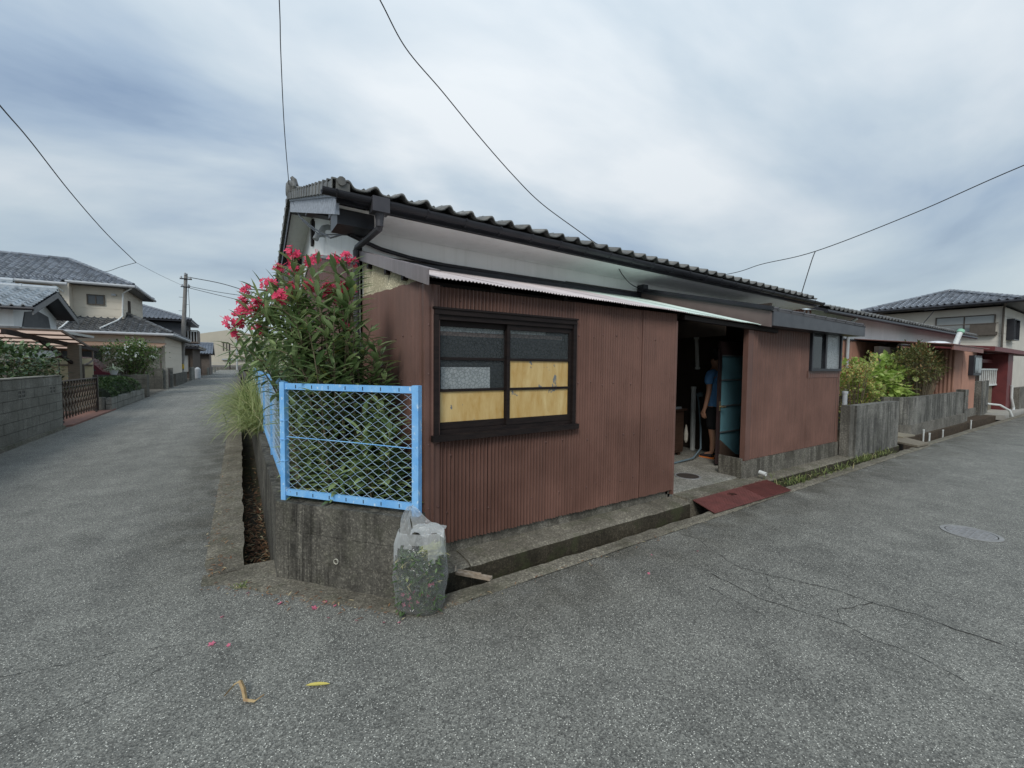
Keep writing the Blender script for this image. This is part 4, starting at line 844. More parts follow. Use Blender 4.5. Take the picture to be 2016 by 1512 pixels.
# slumped far handle folding over the top
rows = []
for i in range(9):
    s = i/8; rows.append([bp(-.05+.21*u, -.075+.15*s+.012*math.sin(u*9+i), .515+.045*math.sin(s*3.1)*(1-abs(u-.55))+.012*math.sin(u*11+i*1.3)-.05*max(0, u-.8)) for u in [j/9 for j in range(10)]])
film(rows, 'folded_handle')
CLM = leafmat('cut leaf', (.035, .07, .022), (.12, .19, .07), (.45, .42, .22), .2, .5, .93)
mb = MB(); r_ = random.Random(5)
for _ in range(2400):
    z = .02+.35*r_.random()**.9; x = r_.uniform(-.130, .130); y = r_.uniform(-.10, .10); leaf(mb, bp(x, y, z), (r_.gauss(0, 1), r_.gauss(0, 1), r_.gauss(0, .5)), r_.uniform(.03, .075), r_.uniform(.008, .02), r_.uniform(-.4, .8), .3, n=3)
obj('clippings', mb, CLM, BAG, kind='stuff')
mb = MB()
for _ in range(90):
    leaf(mb, bp(r_.uniform(-.02, .1), r_.uniform(-.06, .05), r_.uniform(.32, .40)), (1, -.4+r_.gauss(0, .5), r_.uniform(-.2, .6)), r_.uniform(.05, .10), r_.uniform(.012, .024), .3, .3, n=3)
obj('pale_leaves', mb, leafmat('pale yellow leaf', (.48, .50, .17), (.60, .60, .28), None, .3), BAG)
mb = MB()
for _ in range(16): flower(mb, bp(r_.uniform(-.11, .1), -.085+r_.uniform(-.01, .03), r_.uniform(.04, .2)), (-.4, -.8, .2), .014)
obj('clipped_blossoms', mb, PET, BAG)

# ================================================================ in and around the doorway
RUST = M('red oxide chequer plate', (.18, .062, .055), (.12, .045, .04), .6, 7, bmp=.1)
PL = thing('steel_plate', (5.2, 2.9, .03), 'rust red steel plates bridging the drain at the doorway', 'plate')
ca, cb_, cc_, cd_ = Vector((4.52, 3.24, .06)), Vector((4.25, 2.57, .028)), Vector((5.90, 2.55, .028)), Vector((6.16, 3.18, .06))
def plate(s0, s1, ribs, nm, lb):
    a = ca.lerp(cd_, s0); d = ca.lerp(cd_, s1); b = cb_.lerp(cc_, s0); c = cb_.lerp(cc_, s1); mb = MB(); mb.ext([a, b, c, d], (0, 0, .008))
    o = obj(nm, mb, RUST, PL, label=lb); mb = MB(); mb2 = MB()
    if ribs:
        for i in range(22):
            s = (i+.5)/22; mb.bar(a.lerp(d, s)+Vector((0, 0, .011)), b.lerp(c, s)+Vector((0, 0, .011)), .009, .006)
        obj('ribs', mb, RUST, o, kind='stuff')
    else:
        for i in range(40):
            for j in range(22):
                p = a.lerp(d, (i+.5)/40).lerp(b.lerp(c, (i+.5)/40), (j+.5)/22)+Vector((0, 0, .009)); k = 1 if (i+j) % 2 else -1
                mb.bar(p-Vector((.009, .009*k, 0)), p+Vector((.009, .009*k, 0)), .005, .0035)
        obj('chequer_studs', mb, RUST, o, kind='stuff')
plate(0, .62, False, 'chequer_sheet', None); plate(.624, 1, True, 'ribbed_sheet', 'darker ribbed right hand plate')
mb = MB(); r_ = random.Random(9); vs = []
WET = M('wet stain', (.05, .018, .016), (.06, .02, .018), .25)
for (cx, cy_, s) in ((5.02, 2.82, .07), (5.45, 3.0, .05), (5.5, 2.9, .035), (5.3, 3.07, .03)):
    o = len(mb.v); n = 14
    for j in range(n): a = 6.283*j/n; q = s*r_.uniform(.4, 1.2); x = cx+q*math.cos(a); y = cy_+q*math.sin(a)*.8; mb.v.append((x, y, .028+(y-2.57)/.67*.032+.0125))
    mb.f.append(tuple(range(o, o+n))); mb.m.append(0)
obj('damp_spots', mb, WET, PL)
IRON = M('cast iron cover', (.20, .20, .20), (.29, .29, .285), .7, 30, bmp=.4)
MH = thing('manhole_cover', (5.97, .98, 0), 'round iron manhole cover set in the right hand road', 'manhole cover')
mb = MB(); mb.lathe((5.97, .98, -.02), [(.175, 0), (.175, .026), (.165, .026)], 40); obj('lid', mb, IRON, MH)
mb = MB(); mb.lathe((5.97, .98, 0), [(.182, .002), (.182, .007), (.215, .007), (.215, .002)], 40); obj('frame_ring', mb, M('pale mortar ring', (.30, .30, .29), (.22, .22, .21), .8, 20), MH)
mb = MB()
for i in range(7):
    for j in range(7):
        x, y = (i-3)*.046, (j-3)*.046
        if x*x+y*y < .15**2: mb.box(5.97+x-.015, 5.97+x+.015, .98+y-.015, .98+y+.015, .006, .0105)
obj('tread_studs', mb, IRON, MH, kind='stuff')
DC = thing('drain_cover', (5.12, 3.5, .1), 'small dark iron drain cover on the entry floor', 'drain cover')
mb = MB(); mb.lathe((5.12, 3.50, .1), [(.17, 0), (.17, .008), (.15, .008), (.148, .005)], 28); obj('rim', mb, IRON, DC)
mb = MB(); mb.lathe((5.12, 3.50, .1), [(.145, .001), (.145, .0075)], 28); obj('lid', mb, M('rusty dark iron', (.035, .03, .027), (.06, .045, .035), .8, 30, bmp=.4), DC)
# cabinet, pipes, hose, boxes
WD = M('dark varnished wood', (.055, .030, .020), (.085, .05, .034), .5, 6, (1, 1, 9)); PVC = M('white vinyl pipe', (.62, .64, .62), (.5, .52, .5), .4)
CB = thing('wooden_cabinet', (5.75, 4.6, .1), 'old dark wooden cabinet inside the doorway', 'cabinet')
mb = MB(); mb.box(5.35, 6.28, 4.4, 4.85, .16, .86); obj('carcass', mb, WD, CB)
mb = MB(); mb.box(5.31, 6.32, 4.36, 4.88, .862, .89); obj('top', mb, WD, CB)
for x in (5.38, 5.84):
    mb = MB(); mb.box(x, x+.42, 4.382, 4.398, .2, .82); obj('cabinet_door', mb, WD, CB)
for x in (5.37, 6.2):
    for y in (4.43, 4.78):
        mb = MB(); mb.box(x, x+.06, y, y+.05, .1, .159); obj('leg', mb, WD, CB)
mb = MB(); mb.box(5.45, 5.95, 4.42, 4.72, .891, .97); mb.box(5.52, 5.82, 4.45, 4.7, .971, 1.0); obj('cardboard_box', mb, M('pale cardboard', (.45, .42, .30), (.38, .35, .25), .9), None, 'pale flat box lying on the wooden cabinet', 'box')
mb = MB(); mb.box(5.95, 6.22, 4.40, 4.6, .891, .925); mb.lathe((6.1, 4.5, .926), [(.05, 0), (.055, .03)], 12); obj('soap_tray', mb, M('grey plastic', (.35, .37, .38)), None, 'small grey tray beside the box on the cabinet', 'tray')
for i, (x, z0, z1, lb) in enumerate(((6.90, 1.55, 2.12, 'upper length of white vinyl pipe on the inner wall'), (6.86, .1, 1.22, 'lower length of white vinyl pipe standing by the inner wall'))):
    mb = MB(); mb.tube([(x-.04*i, 4.58, z0), (x, 4.62, z1)], .032 if i == 0 else .042, 12); mb.lathe((x, 4.62, z1-.03), [(.046, 0), (.046, .05)], 12)
    mb.lathe((x-.04*i, 4.58, z0), [(.045, 0), (.045, .04)], 12); obj('vinyl_pipe', mb, PVC, None, lb, 'pipe')
mb = MB(); pts = [(6.80, 4.5, 1.12), (6.76, 4.45, 1.0), (6.72, 4.4, .8), (6.62, 4.3, .5), (6.4, 4.15, .24), (6.05, 4.05, .14), (5.6, 4.05, .118), (5.2, 4.1, .118)]
mb.tube(pts, .014, 8); mb.lathe((6.8, 4.5, 1.10), [(.03, 0), (.045, .05), (.045, .08), (.02, .1)], 12, axis=(0, -1, .2)); obj('garden_hose', mb, M('grey blue hose', (.16, .22, .26), (.12, .17, .2), .45), None, 'blue grey hose hanging from the tap to the entry floor', 'hose')
mb = MB(); mb.box(6.3, 6.42, 4.86, 4.9, 1.98, 2.1); mb.lathe((6.13, 4.88, 1.7), [(.02, 0), (.045, .05), (.045, .16), (.02, .2), (.012, .3)], 12); obj('wall_switch', mb, M('yellowed plastic', (.42, .38, .25)), None, 'yellowed switch box and bulb holder on the dark inner wall', 'switch')
mb = MB(); mb.box(4.45, 4.62, 3.3, 3.45, .1, .3); mb.box(4.7, 5.0, 4.2, 4.5, .1, .45); obj('concrete_block', mb, CONC, None, 'pale concrete blocks on the entry floor', 'block') if False else None
mb = MB(); mb.lathe((6.30, 4.36, .46), [(.012, -.14), (.03, -.1), (.034, 0), (.02, .1), (.008, .16)], 10); obj('scrub_brush', mb, M('pale bristle', (.5, .47, .4)), None, 'pale brush hanging on the end of the cabinet', 'brush')
mb = MB(); mb.lathe((5.98, 2.99, .16), [(.028, 0), (.028, .09), (.02, .09), (.02, 0)], 12, axis=(0, -1, -.15)); obj('drain_pipe', mb, PVC, None, 'short white pipe stub poking from the foundation by the plates', 'pipe')

# ---- the person standing inside, back to the road
PX, PY, PZ = 6.56, 4.0, .10
def skin(name, verts, edges, mat, parent, levels=2, label=None):
    me = bpy.data.meshes.new(name); me.from_pydata([v[0] for v in verts], edges, []); me.materials.append(mat); me.update()
    o = bpy.data.objects.new(name, me); COL.objects.link(o); o.location = (PX, PY, PZ)
    o.modifiers.new('skin', 'SKIN').use_smooth_shade = True
    for i, v in enumerate(verts):
        sv_ = me.skin_vertices[0].data[i]; r = v[1]; sv_.radius = r if isinstance(r, tuple) else (r, r); sv_.use_root = (i == 0)
    s_ = o.modifiers.new('sub', 'SUBSURF'); s_.levels = levels; s_.render_levels = levels
    if parent: o.parent = parent; o.location = (0, 0, 0)
    return o
SK = M('skin', (.42, .22, .14), (.46, .25, .17), .5, 9)
bv = [((0, 0, .93), (.15, .11)), ((0, 0, 1.12), (.14, .10)), ((0, .01, 1.32), (.17, .11)), ((0, .01, 1.42), (.10, .07)), ((0, .02, 1.50), (.055, .055)), ((0, .035, 1.58), (.072, .085)), ((0, .04, 1.66), (.068, .08)),
      ((.09, 0, .84), .085), ((.10, .01, .50), .055), ((.10, -.03, .30), .052), ((.10, -.01, .09), .036), ((.11, .12, .045), .035),
      ((-.09, 0, .84), .085), ((-.10, .01, .50), .055), ((-.10, -.03, .30), .052), ((-.10, -.01, .09), .036), ((-.11, .12, .045), .035),
      ((.20, 0, 1.38), .055), ((.25, -.02, 1.10), .042), ((.255, .04, .86), .033), ((.25, .07, .78), .024),
      ((-.20, 0, 1.38), .055), ((-.26, -.03, 1.10), .042), ((-.265, .02, .86), .033), ((-.26, .05, .78), .024)]
be = [(0, 1), (1, 2), (2, 3), (3, 4), (4, 5), (5, 6), (0, 7), (7, 8), (8, 9), (9, 10), (10, 11), (0, 12), (12, 13), (13, 14), (14, 15), (15, 16), (3, 17), (17, 18), (18, 19), (19, 20), (3, 21), (21, 22), (22, 23), (23, 24)]
# fingers rooted in both palms
for root, sx in ((20, 1), (24, -1)):
    p = Vector(bv[root][0])
    for k in range(4):
        a = len(bv); dx_ = (k-1.5)*.020; ln = (.030, .036, .034, .027)[k]
        bv += [((p.x, p.y+dx_, p.z-.05), .0095), ((p.x-sx*.006, p.y+dx_*1.05, p.z-.05-ln), .0085), ((p.x-sx*.022, p.y+dx_*1.05, p.z-.06-ln*1.7), .0075)]; be += [(root, a), (a, a+1), (a+1, a+2)]
    a = len(bv); bv += [((p.x-sx*.005, p.y+.042, p.z-.02), .011), ((p.x-sx*.015, p.y+.055, p.z-.06), .009)]; be += [(root, a), (a, a+1)]
PER = skin('person', bv, be, SK, None)
props(PER, 'person in a blue T shirt and black shorts standing inside the doorway, back turned', 'person')
SHIRT = M('blue cotton', (.10, .25, .50), (.13, .30, .56), .9, 9, bmp=.2, bscale=30)
sv2 = [((0, 0, .80), (.19, .14)), ((0, 0, .92), (.185, .135)), ((0, 0, 1.05), (.175, .125)), ((0, .005, 1.26), (.19, .13)), ((0, .01, 1.40), (.14, .09)), ((0, .02, 1.47), (.072, .07)), ((.20, 0, 1.385), (.078, .075)), ((.25, -.01, 1.20), .070), ((-.20, 0, 1.385), (.078, .075)), ((-.255, -.015, 1.20), .070)]
skin('t_shirt', sv2, [(0, 1), (1, 2), (2, 3), (3, 4), (4, 5), (4, 6), (6, 7), (4, 8), (8, 9)], SHIRT, PER)
SHO = M('black shorts cloth', (.012, .012, .014), (.02, .02, .022), .9)
skin('shorts', [((0, 0, .93), (.175, .13)), ((0, 0, .84), (.17, .125)), ((.095, 0, .70), .105), ((.10, .0, .46), .09), ((-.095, 0, .70), .105), ((-.10, .0, .46), .09)], [(0, 1), (1, 2), (2, 3), (1, 4), (4, 5)], SHO, PER)
skin('hair', [((0, .0, 1.69), (.082, .085)), ((0, .03, 1.735), (.08, .09)), ((0, -.01, 1.62), (.075, .06))], [(0, 1), (0, 2)], M('black hair', (.012, .010, .009), (.02, .017, .015), .55), PER)
for s_ in (1, -1):
    skin('shoe', [((.105*s_, -.03, .05), (.046, .045)), ((.107*s_, .05, .045), (.045, .04)), ((.112*s_, .14, .032), (.046, .028)), ((.113*s_, .19, .026), (.035, .02))], [(0, 1), (1, 2), (2, 3)], M('dark trainer', (.03, .025, .03)), PER)
    mb = MB(); mb.prism([(.105*s_-.038, -.07), (.105*s_+.038, -.07), (.112*s_+.044, .1), (.113*s_+.03, .19), (.113*s_-.03, .19), (.112*s_-.044, .1)][::s_], .0, .022); o = bpy.data.objects.new('shoe_sole', mesh('shoe_sole', mb, M('orange sole', (.75, .22, .05)))); COL.objects.link(o); o.parent = PER
for s_ in (1, -1):
    mb = MB(); mb.lathe((.078*s_, .03, 1.60), [(.012, -.006), (.026, 0), (.03, .006), (.018, .014)], 10, axis=(s_, -.35, 0)); o = bpy.data.objects.new('ear', mesh('ear', mb, SK, True)); COL.objects.link(o); o.parent = PER

# ================================================================ right side: walls, plants, neighbour
RW = thing('concrete_wall', (10, 3, 0), 'stained grey concrete garden wall just past the brown tin room', 'wall')
GW = dirty('streaked grey garden wall', (.27, .262, .235), (.035, .035, .032), .47, .95, .1, .4, 9)
mb = MB(); mb.box(8.98, 11.1, 2.90, 3.06, -.3, .945); obj('wall_panel', mb, GW, RW)
mb = MB(); mb.box(8.79, 8.97, 2.93, 3.07, -.3, .955); obj('end_post', mb, CONC, RW)
mb = MB(); mb.tube([(9.9, 3.4, 0), (9.9, 3.4, 1.12)], .04, 10); mb.lathe((9.9, 3.4, 1.1), [(.05, 0), (.05, .05)], 10); obj('standpipe', mb, PV, None, 'short grey pipe standing behind the stained garden wall', 'pipe')
W2 = thing('concrete_wall', (14, 3.3, 0), 'long dark streaked concrete wall turning the corner past the plank', 'wall')
mb = MB(); pp = [(12.75, 5.0), (12.72, 3.6), (12.78, 3.35), (12.95, 3.22), (13.2, 3.18), (18.0, 3.26), (18.0, 3.40), (13.25, 3.33), (12.98, 3.42), (12.88, 3.62), (12.88, 5.0)]; mb.prism(pp[::-1], .3, .93); obj('wall_panel', mb, GW, W2)
mb = MB(); mb.prism([(12.72, 5.0), (12.69, 3.6), (12.76, 3.3), (12.95, 3.16), (18.0, 3.20), (18.0, 3.42), (13.25, 3.36), (12.9, 3.62), (12.9, 5.0)][::-1], -.3, .299); obj('footing', mb, CONC, W2)
mb = MB(); mb.box(11.15, 12.55, 3.15, 3.3, -.05, .05); obj('gate_sill', mb, CONC, None, 'low concrete sill in the gap between the two garden walls', 'sill')
mb = MB(); mb.ext([(11.5, 3.3, .075), (11.35, 2.66, .035), (11.95, 2.62, .035), (12.35, 3.25, .075)], (0, 0, .035)); obj('plank', mb, M('grey weathered board', (.24, .21, .16), (.14, .12, .09), .9, 12, (6, 1, 1), bmp=.4), None, 'grey weathered board bridging the drain between the garden walls', 'plank')
mb = MB(); mb.ext([(12.0, 3.3, .12), (12.0, 3.05, .10), (12.6, 3.0, .10), (12.6, 3.3, .12)], (0, 0, .03)); obj('plank', mb, M('pale flat stone', (.27, .24, .18)), None, 'small pale slab lying on the weathered board', 'slab')
for i, (x, y, h) in enumerate(((13.2, 3.0, .2), (12.75, 2.8, .18), (15.0, 3.05, .05), (17.8, 3.05, .12))):
    mb = MB(); mb.tube([(x, y, -.2), (x, y, h)], .015, 8); mb.bar((x-.04, y, h-.02), (x+.04, y, h-.02), .015, .02); mb.lathe((x, y, h-.01), [(.02, 0), (.02, .02)], 8); obj('standpipe_tap', mb, PVC, None, ['white tap pipe against the long dark wall', 'white tap pipe standing beside the weathered board', 'tiny white pipe midway along the long dark wall', 'white pipe at the far end of the long dark wall'][i], 'tap')
mb = MB(); mb.tube([(21.6, 3.35, .42), (21.9, 3.1, .38), (22.1, 2.9, .2), (22.2, 2.82, -.1)], .035, 8); obj('curved_pipe', mb, PVC, None, 'white curved pipe bending into the drain by the orange wall', 'pipe')
# weeds
WDM = leafmat('weed blade', (.10, .15, .04), (.26, .30, .10), (.45, .40, .2), .3, .5, .9)
mb = MB(); r_ = random.Random(12)
for (x0, x1, y0, n) in ((5.9, 8.3, 2.74, 300), (6.0, 6.4, 2.98, 60), (8.6, 10.4, 2.80, 260), (11.1, 12.2, 3.4, 240), (12.2, 12.6, 3.25, 60), (.25, .4, 3.9, 0)):
    for _ in range(n):
        cl = r_.choice([.1, .25, .3, .5, .72, .9]); x = x0+(x1-x0)*min(1, max(0, cl+r_.gauss(0, .07))); leaf(mb, (x, y0+r_.gauss(0, .05), .0), (r_.gauss(0, .6), r_.gauss(0, .6), 1), r_.uniform(.05, .16), .008, r_.uniform(.5, 2), .2, n=4)
for _ in range(40): leaf(mb, (-.02+r_.gauss(0, .02), 3.5+r_.gauss(0, .02), .005), (r_.gauss(0, .8), r_.gauss(0, .8), .7), r_.uniform(.02, .05), .006, 1, .2, n=3)
obj('weeds', mb, WDM, None, 'tufts of green weeds along the right hand drain', 'weeds', kind='stuff')
RB1 = leafmat('bright broad leaf', (.26, .39, .08), (.54, .66, .20), (.66, .66, .3), .42, .4, .93)
RB2 = leafmat('olive needle leaf', (.07, .10, .03), (.20, .19, .07), (.32, .16, .07), .2, .6, .88)
RB3 = leafmat('bronze tipped leaf', (.16, .21, .05), (.44, .40, .12), (.42, .22, .08), .25, .5, .85)
bush('garden_shrub', (13.5, 3.95, 1.25), (1.75, .5, .62), 1500, .16, RB1, 'bright green broad leaved shrub behind the stained garden wall', seed=7, lw=.75, stem_h=1.2)
bush('garden_shrub', (15.0, 3.55, 1.70), (1.6, .36, .52), 4200, .10, RB2, 'olive feathery clipped tree in front of the neighbour canopy', seed=8, lw=.3, stem_h=1.7)
bush('garden_shrub', (11.5, 3.75, 1.15), (.9, .4, .75), 1600, .08, RB3, 'bronze tipped shrub against the edge of the tin room', seed=9, lw=.4, stem_h=1.1)

NB = thing('house', (18, 6, 0), 'neighbour house with orange brown tin wall, white upper wall and red brown canopy', 'house')
ORG = tinmat('faded orange tin', (.36, .195, .14), .15, .55); NBR = tinmat('red brown canopy metal', (.20, .09, .075))
mb = MB(); mb.box(12.5, 27, 5.1, 5.3, 2.42, 3.115); obj('upper_wall', mb, WHITE, NB)
for i in range(13):
    x = 12.5+i*.9; mb = MB(); mb.corr((x, 5.08-.004*(i % 2), 0), (1, 0, 0), .91, 0, 2.43, (0, -1, 0), .09, .008); obj('tin_sheet', mb, ORG, NB)
mb = MB(); mb.box(12.5, 27, 5.04, 5.1, 2.40, 2.44); obj('trim', mb, DARKM, NB)
mb = MB(); mb.corr((12.5, 5.1, 0), (0, 1, 0), 6, 0, lambda s: 3.08+.28*min(s, 3.6), (-1, 0, 0), .09, .008); obj('tin_sheet', mb, ORG, NB)
mb = MB(); mb.add([(12.2, 4.68, 3.00), (27, 4.68, 2.98), (27, 8.8, 4.2), (12.2, 8.8, 4.25), (12.2, 4.68, 3.07), (27, 4.68, 3.05), (27, 8.8, 4.27), (12.2, 8.8, 4.32)], [(3, 2, 1, 0), (4, 5, 6, 7), (0, 1, 5, 4), (1, 2, 6, 5), (2, 3, 7, 6), (3, 0, 4, 7)]); NR = obj('roof', mb, DARKM, NB)
mb = tile_field((12.2, 4.60, 3.06), (1, 0, -.002), (0, 1, .295), 14.8, 4.4, 17, 55, seg=5); obj('roof_tiles', mb, TILEJ, NR, kind='stuff')
mb = MB(); mb.tube([(12.1, 4.62, 2.99), (27, 4.62, 2.95)], .05, 10); obj('gutter', mb, DARKM, NB)
mb = MB(); mb.tube([(14.0, 4.62, 2.94), (14.0, 4.95, 2.7), (14.6, 5.0, 2.5), (14.6, 5.0, .2)], .04, 8); obj('downpipe', mb, PV, NB)
mb = MB(); mb.lathe((17.3, 5.0, 2.15), [(.02, 0), (.22, .05), (.28, .2), (.28, .38)], 14, axis=(0, -1, -.1)); obj('vent_hood', mb, M('dull steel hood', (.3, .29, .27), (.22, .21, .2), .4, metal=.4), NB)
# canopy, porch, doorway
mb = MB(); mb.add([(15.4, 3.02, 2.10), (18.6, 3.02, 2.08), (18.6, 3.02, 2.21), (15.4, 3.02, 2.22), (15.4, 3.06, 2.10), (18.6, 3.06, 2.08), (18.6, 3.06, 2.21), (15.4, 3.06, 2.22)], [(0, 1, 2, 3), (7, 6, 5, 4), (0, 4, 5, 1), (3, 2, 6, 7), (0, 3, 7, 4), (1, 5, 6, 2)]); obj('canopy_fascia', mb, NBR, NB)
mb = MB(); mb.add([(15.3, 3.0, 2.225), (19.2, 3.0, 2.215), (19.2, 5.1, 2.45), (15.3, 5.1, 2.45), (15.3, 3.0, 2.245), (19.2, 3.0, 2.235), (19.2, 5.1, 2.47), (15.3, 5.1, 2.47)], [(3, 2, 1, 0), (4, 5, 6, 7), (0, 1, 5, 4), (1, 2, 6, 5), (2, 3, 7, 6), (3, 0, 4, 7)]); obj('canopy_roof', mb, NBR, NB)
mb = MB(); mb.box(14.6, 19.0, 4.3, 4.4, .05, 2.2); obj('porch_wall', mb, M('dark porch timber', (.05, .042, .038), (.07, .06, .05), .8), NB)
mb = MB(); mb.box(16.2, 17.6, 3.9, 4.0, 1.75, 1.9); obj('door_lintel', mb, M('brown timber', (.16, .12, .09)), NB)
mb = MB(); mb.box(15.75, 16.15, 3.9, 4.02, .05, 1.76); obj('porch_post', mb, M('cream door leaf', (.5, .42, .26), (.42, .35, .22), .7), NB)
mb = MB(); mb.box(15.1, 15.45, 4.0, 4.1, .05, 1.6); obj('red_panel', mb, NBR, NB)
mb = MB(); mb.box(16.5, 17.4, 4.22, 4.29, .05, 1.0); obj('white_chest', mb, M('pale appliance', (.4, .42, .44)), NB)
for i, (a, b_) in enumerate(((18.3, 19.2), (19.19, 20.1), (20.09, 20.9))):
    mb = MB(); mb.corr((a, 3.55-.004*(i % 2), 0), (1, 0, 0), b_-a, .3, 2.2, (0, -1, 0), .09, .008); obj('tin_sheet', mb, ORG, NB)
mb = MB(); mb.corr((18.3, 3.55, 0), (0, 1, 0), .8, .1, 2.2, (-1, 0, 0), .09, .008); obj('tin_sheet', mb, ORG, NB)
w_ = MB(); w_.box(19.9, 20.9, 3.42, 3.54, 1.40, 2.05); w_ = obj('window', w_, DARKM, NB); mb = MB(); mb.box(20.0, 20.42, 3.405, 3.415, 1.48, 1.98); obj('pane', mb, glassmat('grey pane', (.1, .12, .13), .1, .1), w_); mb = MB(); mb.box(20.46, 20.84, 3.405, 3.415, 1.48, 1.98); obj('pane', mb, glassmat('pale pane', (.3, .33, .34), .1, .2), w_)
mb = MB(); mb.box(18.25, 21, 3.5, 3.62, -.2, .3); obj('foundation', mb, CONC, NB)
for i, (x, z) in enumerate(((18.0, .0), (18.0, .2), (18.0, .4), (18.0, .6), (18.0, .8))):
    mb = MB(); mb.box(18.02, 18.42-.02*(i % 2), 3.24, 3.44, z, z+.19); obj('concrete_block', mb, GW, NB)
mb = MB(); mb.box(21.0, 21.6, 3.4, 3.6, -.2, 1.2); mb.box(21.3, 21.9, 3.38, 3.4, -.1, 1.22); obj('gate_pier', mb, GW, NB)
VP_ = thing('vent_pipe', (18.6, 3.7, 2.3), 'slanting white vent pipe with green cap on the red brown canopy', 'pipe')
mb = MB(); mb.tube([(18.35, 3.6, 2.26), (18.72, 3.55, 2.74)], .065, 12); obj('pipe', mb, PVC, VP_)
mb = MB(); mb.tube([(18.70, 3.55, 2.72), (18.76, 3.54, 2.80)], .085, 12); obj('cap', mb, M('green plastic cap', (.25, .5, .35)), VP_)
mb = MB(); mb.lathe((17.9, 3.9, 2.33), [(.3, 0), (.35, .04), (.2, .1), (.05, .12)], 12); obj('tarpaulin', mb, M('white sheeting', (.75, .76, .77)), None, 'crumpled white sheeting lying on the neighbour canopy', 'sheeting')
# deep red building and its balcony
RED = M('deep red siding', (.15, .035, .035), (.11, .026, .028), .5, 3)
RD = thing('red_building', (24, 4, 0), 'deep red building with white balcony railing past the orange wall', 'building')
mb = MB(); mb.box(21.8, 29, 4.0, 8, 0, 2.4); obj('wall', mb, RED, RD)
mb = MB(); mb.add([(20.3, 3.05, 2.20), (30, 3.05, 2.16), (30, 8, 2.6), (20.3, 8, 2.65), (20.3, 3.05, 2.34), (30, 3.05, 2.3), (30, 8, 2.7), (20.3, 8, 2.75)], [(3, 2, 1, 0), (4, 5, 6, 7), (0, 1, 5, 4), (1, 2, 6, 5), (2, 3, 7, 6), (3, 0, 4, 7)]); obj('roof', mb, RED, RD)
mb = MB(); mb.box(24.3, 25.2, 3.3, 4.0, 0, 2.2); obj('pillar', mb, RED, RD)
mb = MB(); mb.box(21.9, 24.3, 3.7, 3.98, 1.85, 1.97); obj('lintel', mb, RED, RD)
mb = MB(); mb.box(21.9, 24.2, 3.93, 3.99, 1.1, 1.84); w_ = obj('window', mb, M('white frame', (.6, .62, .6)), RD); mb = MB(); mb.box(21.95, 24.1, 3.915, 3.925, 1.14, 1.80); obj('pane', mb, glassmat('green grey pane', (.12, .16, .14), .05, .1), w_)
WM = M('white railing paint', (.72, .74, .72)); 
for z in (1.60, 1.03):
    mb = MB(); mb.box(21.6, 24.4, 3.55, 3.60, z-.03, z+.03); obj('rail', mb, WM, RD)
for i in range(9):
    x = 21.75+i*.31; mb = MB(); mb.box(x-.02, x+.02, 3.56, 3.59, 1.06, 1.57); obj('baluster', mb, WM, RD)
mb = MB(); mb.box(22.0, 23.5, 3.7, 3.9, 0, 1.0); obj('cream_panel', mb, M('cream stucco', (.55, .45, .24), (.48, .39, .2), .9), RD)
mb = MB(); mb.box(23.5, 24.2, 3.65, 3.85, 0, 1.0); obj('stone_pier', mb, M('rough stone', (.25, .22, .16), (.14, .12, .09), .9, 14, bmp=.5), RD)
mb = MB(); mb.tube([(24.9, 3.25, 1.0), (24.95, 3.25, .5), (25.1, 3.2, .12), (24.6, 3.15, .05)], .04, 8); obj('white_pipe', mb, PVC, RD)
mb = MB(); mb.prism([(21.5, 2.9), (26, 2.9), (26, 4), (21.5, 4)], -.1, .07); obj('driveway', mb, M('pale paving', (.38, .37, .33), (.3, .29, .26), .9), kind='structure')
mb = MB(); mb.box(25.3, 34, 3.1, 3.3, 0, .9); obj('garden_wall', mb, CONC, None, 'plain grey wall at the far right edge beyond the red pillar', 'wall')

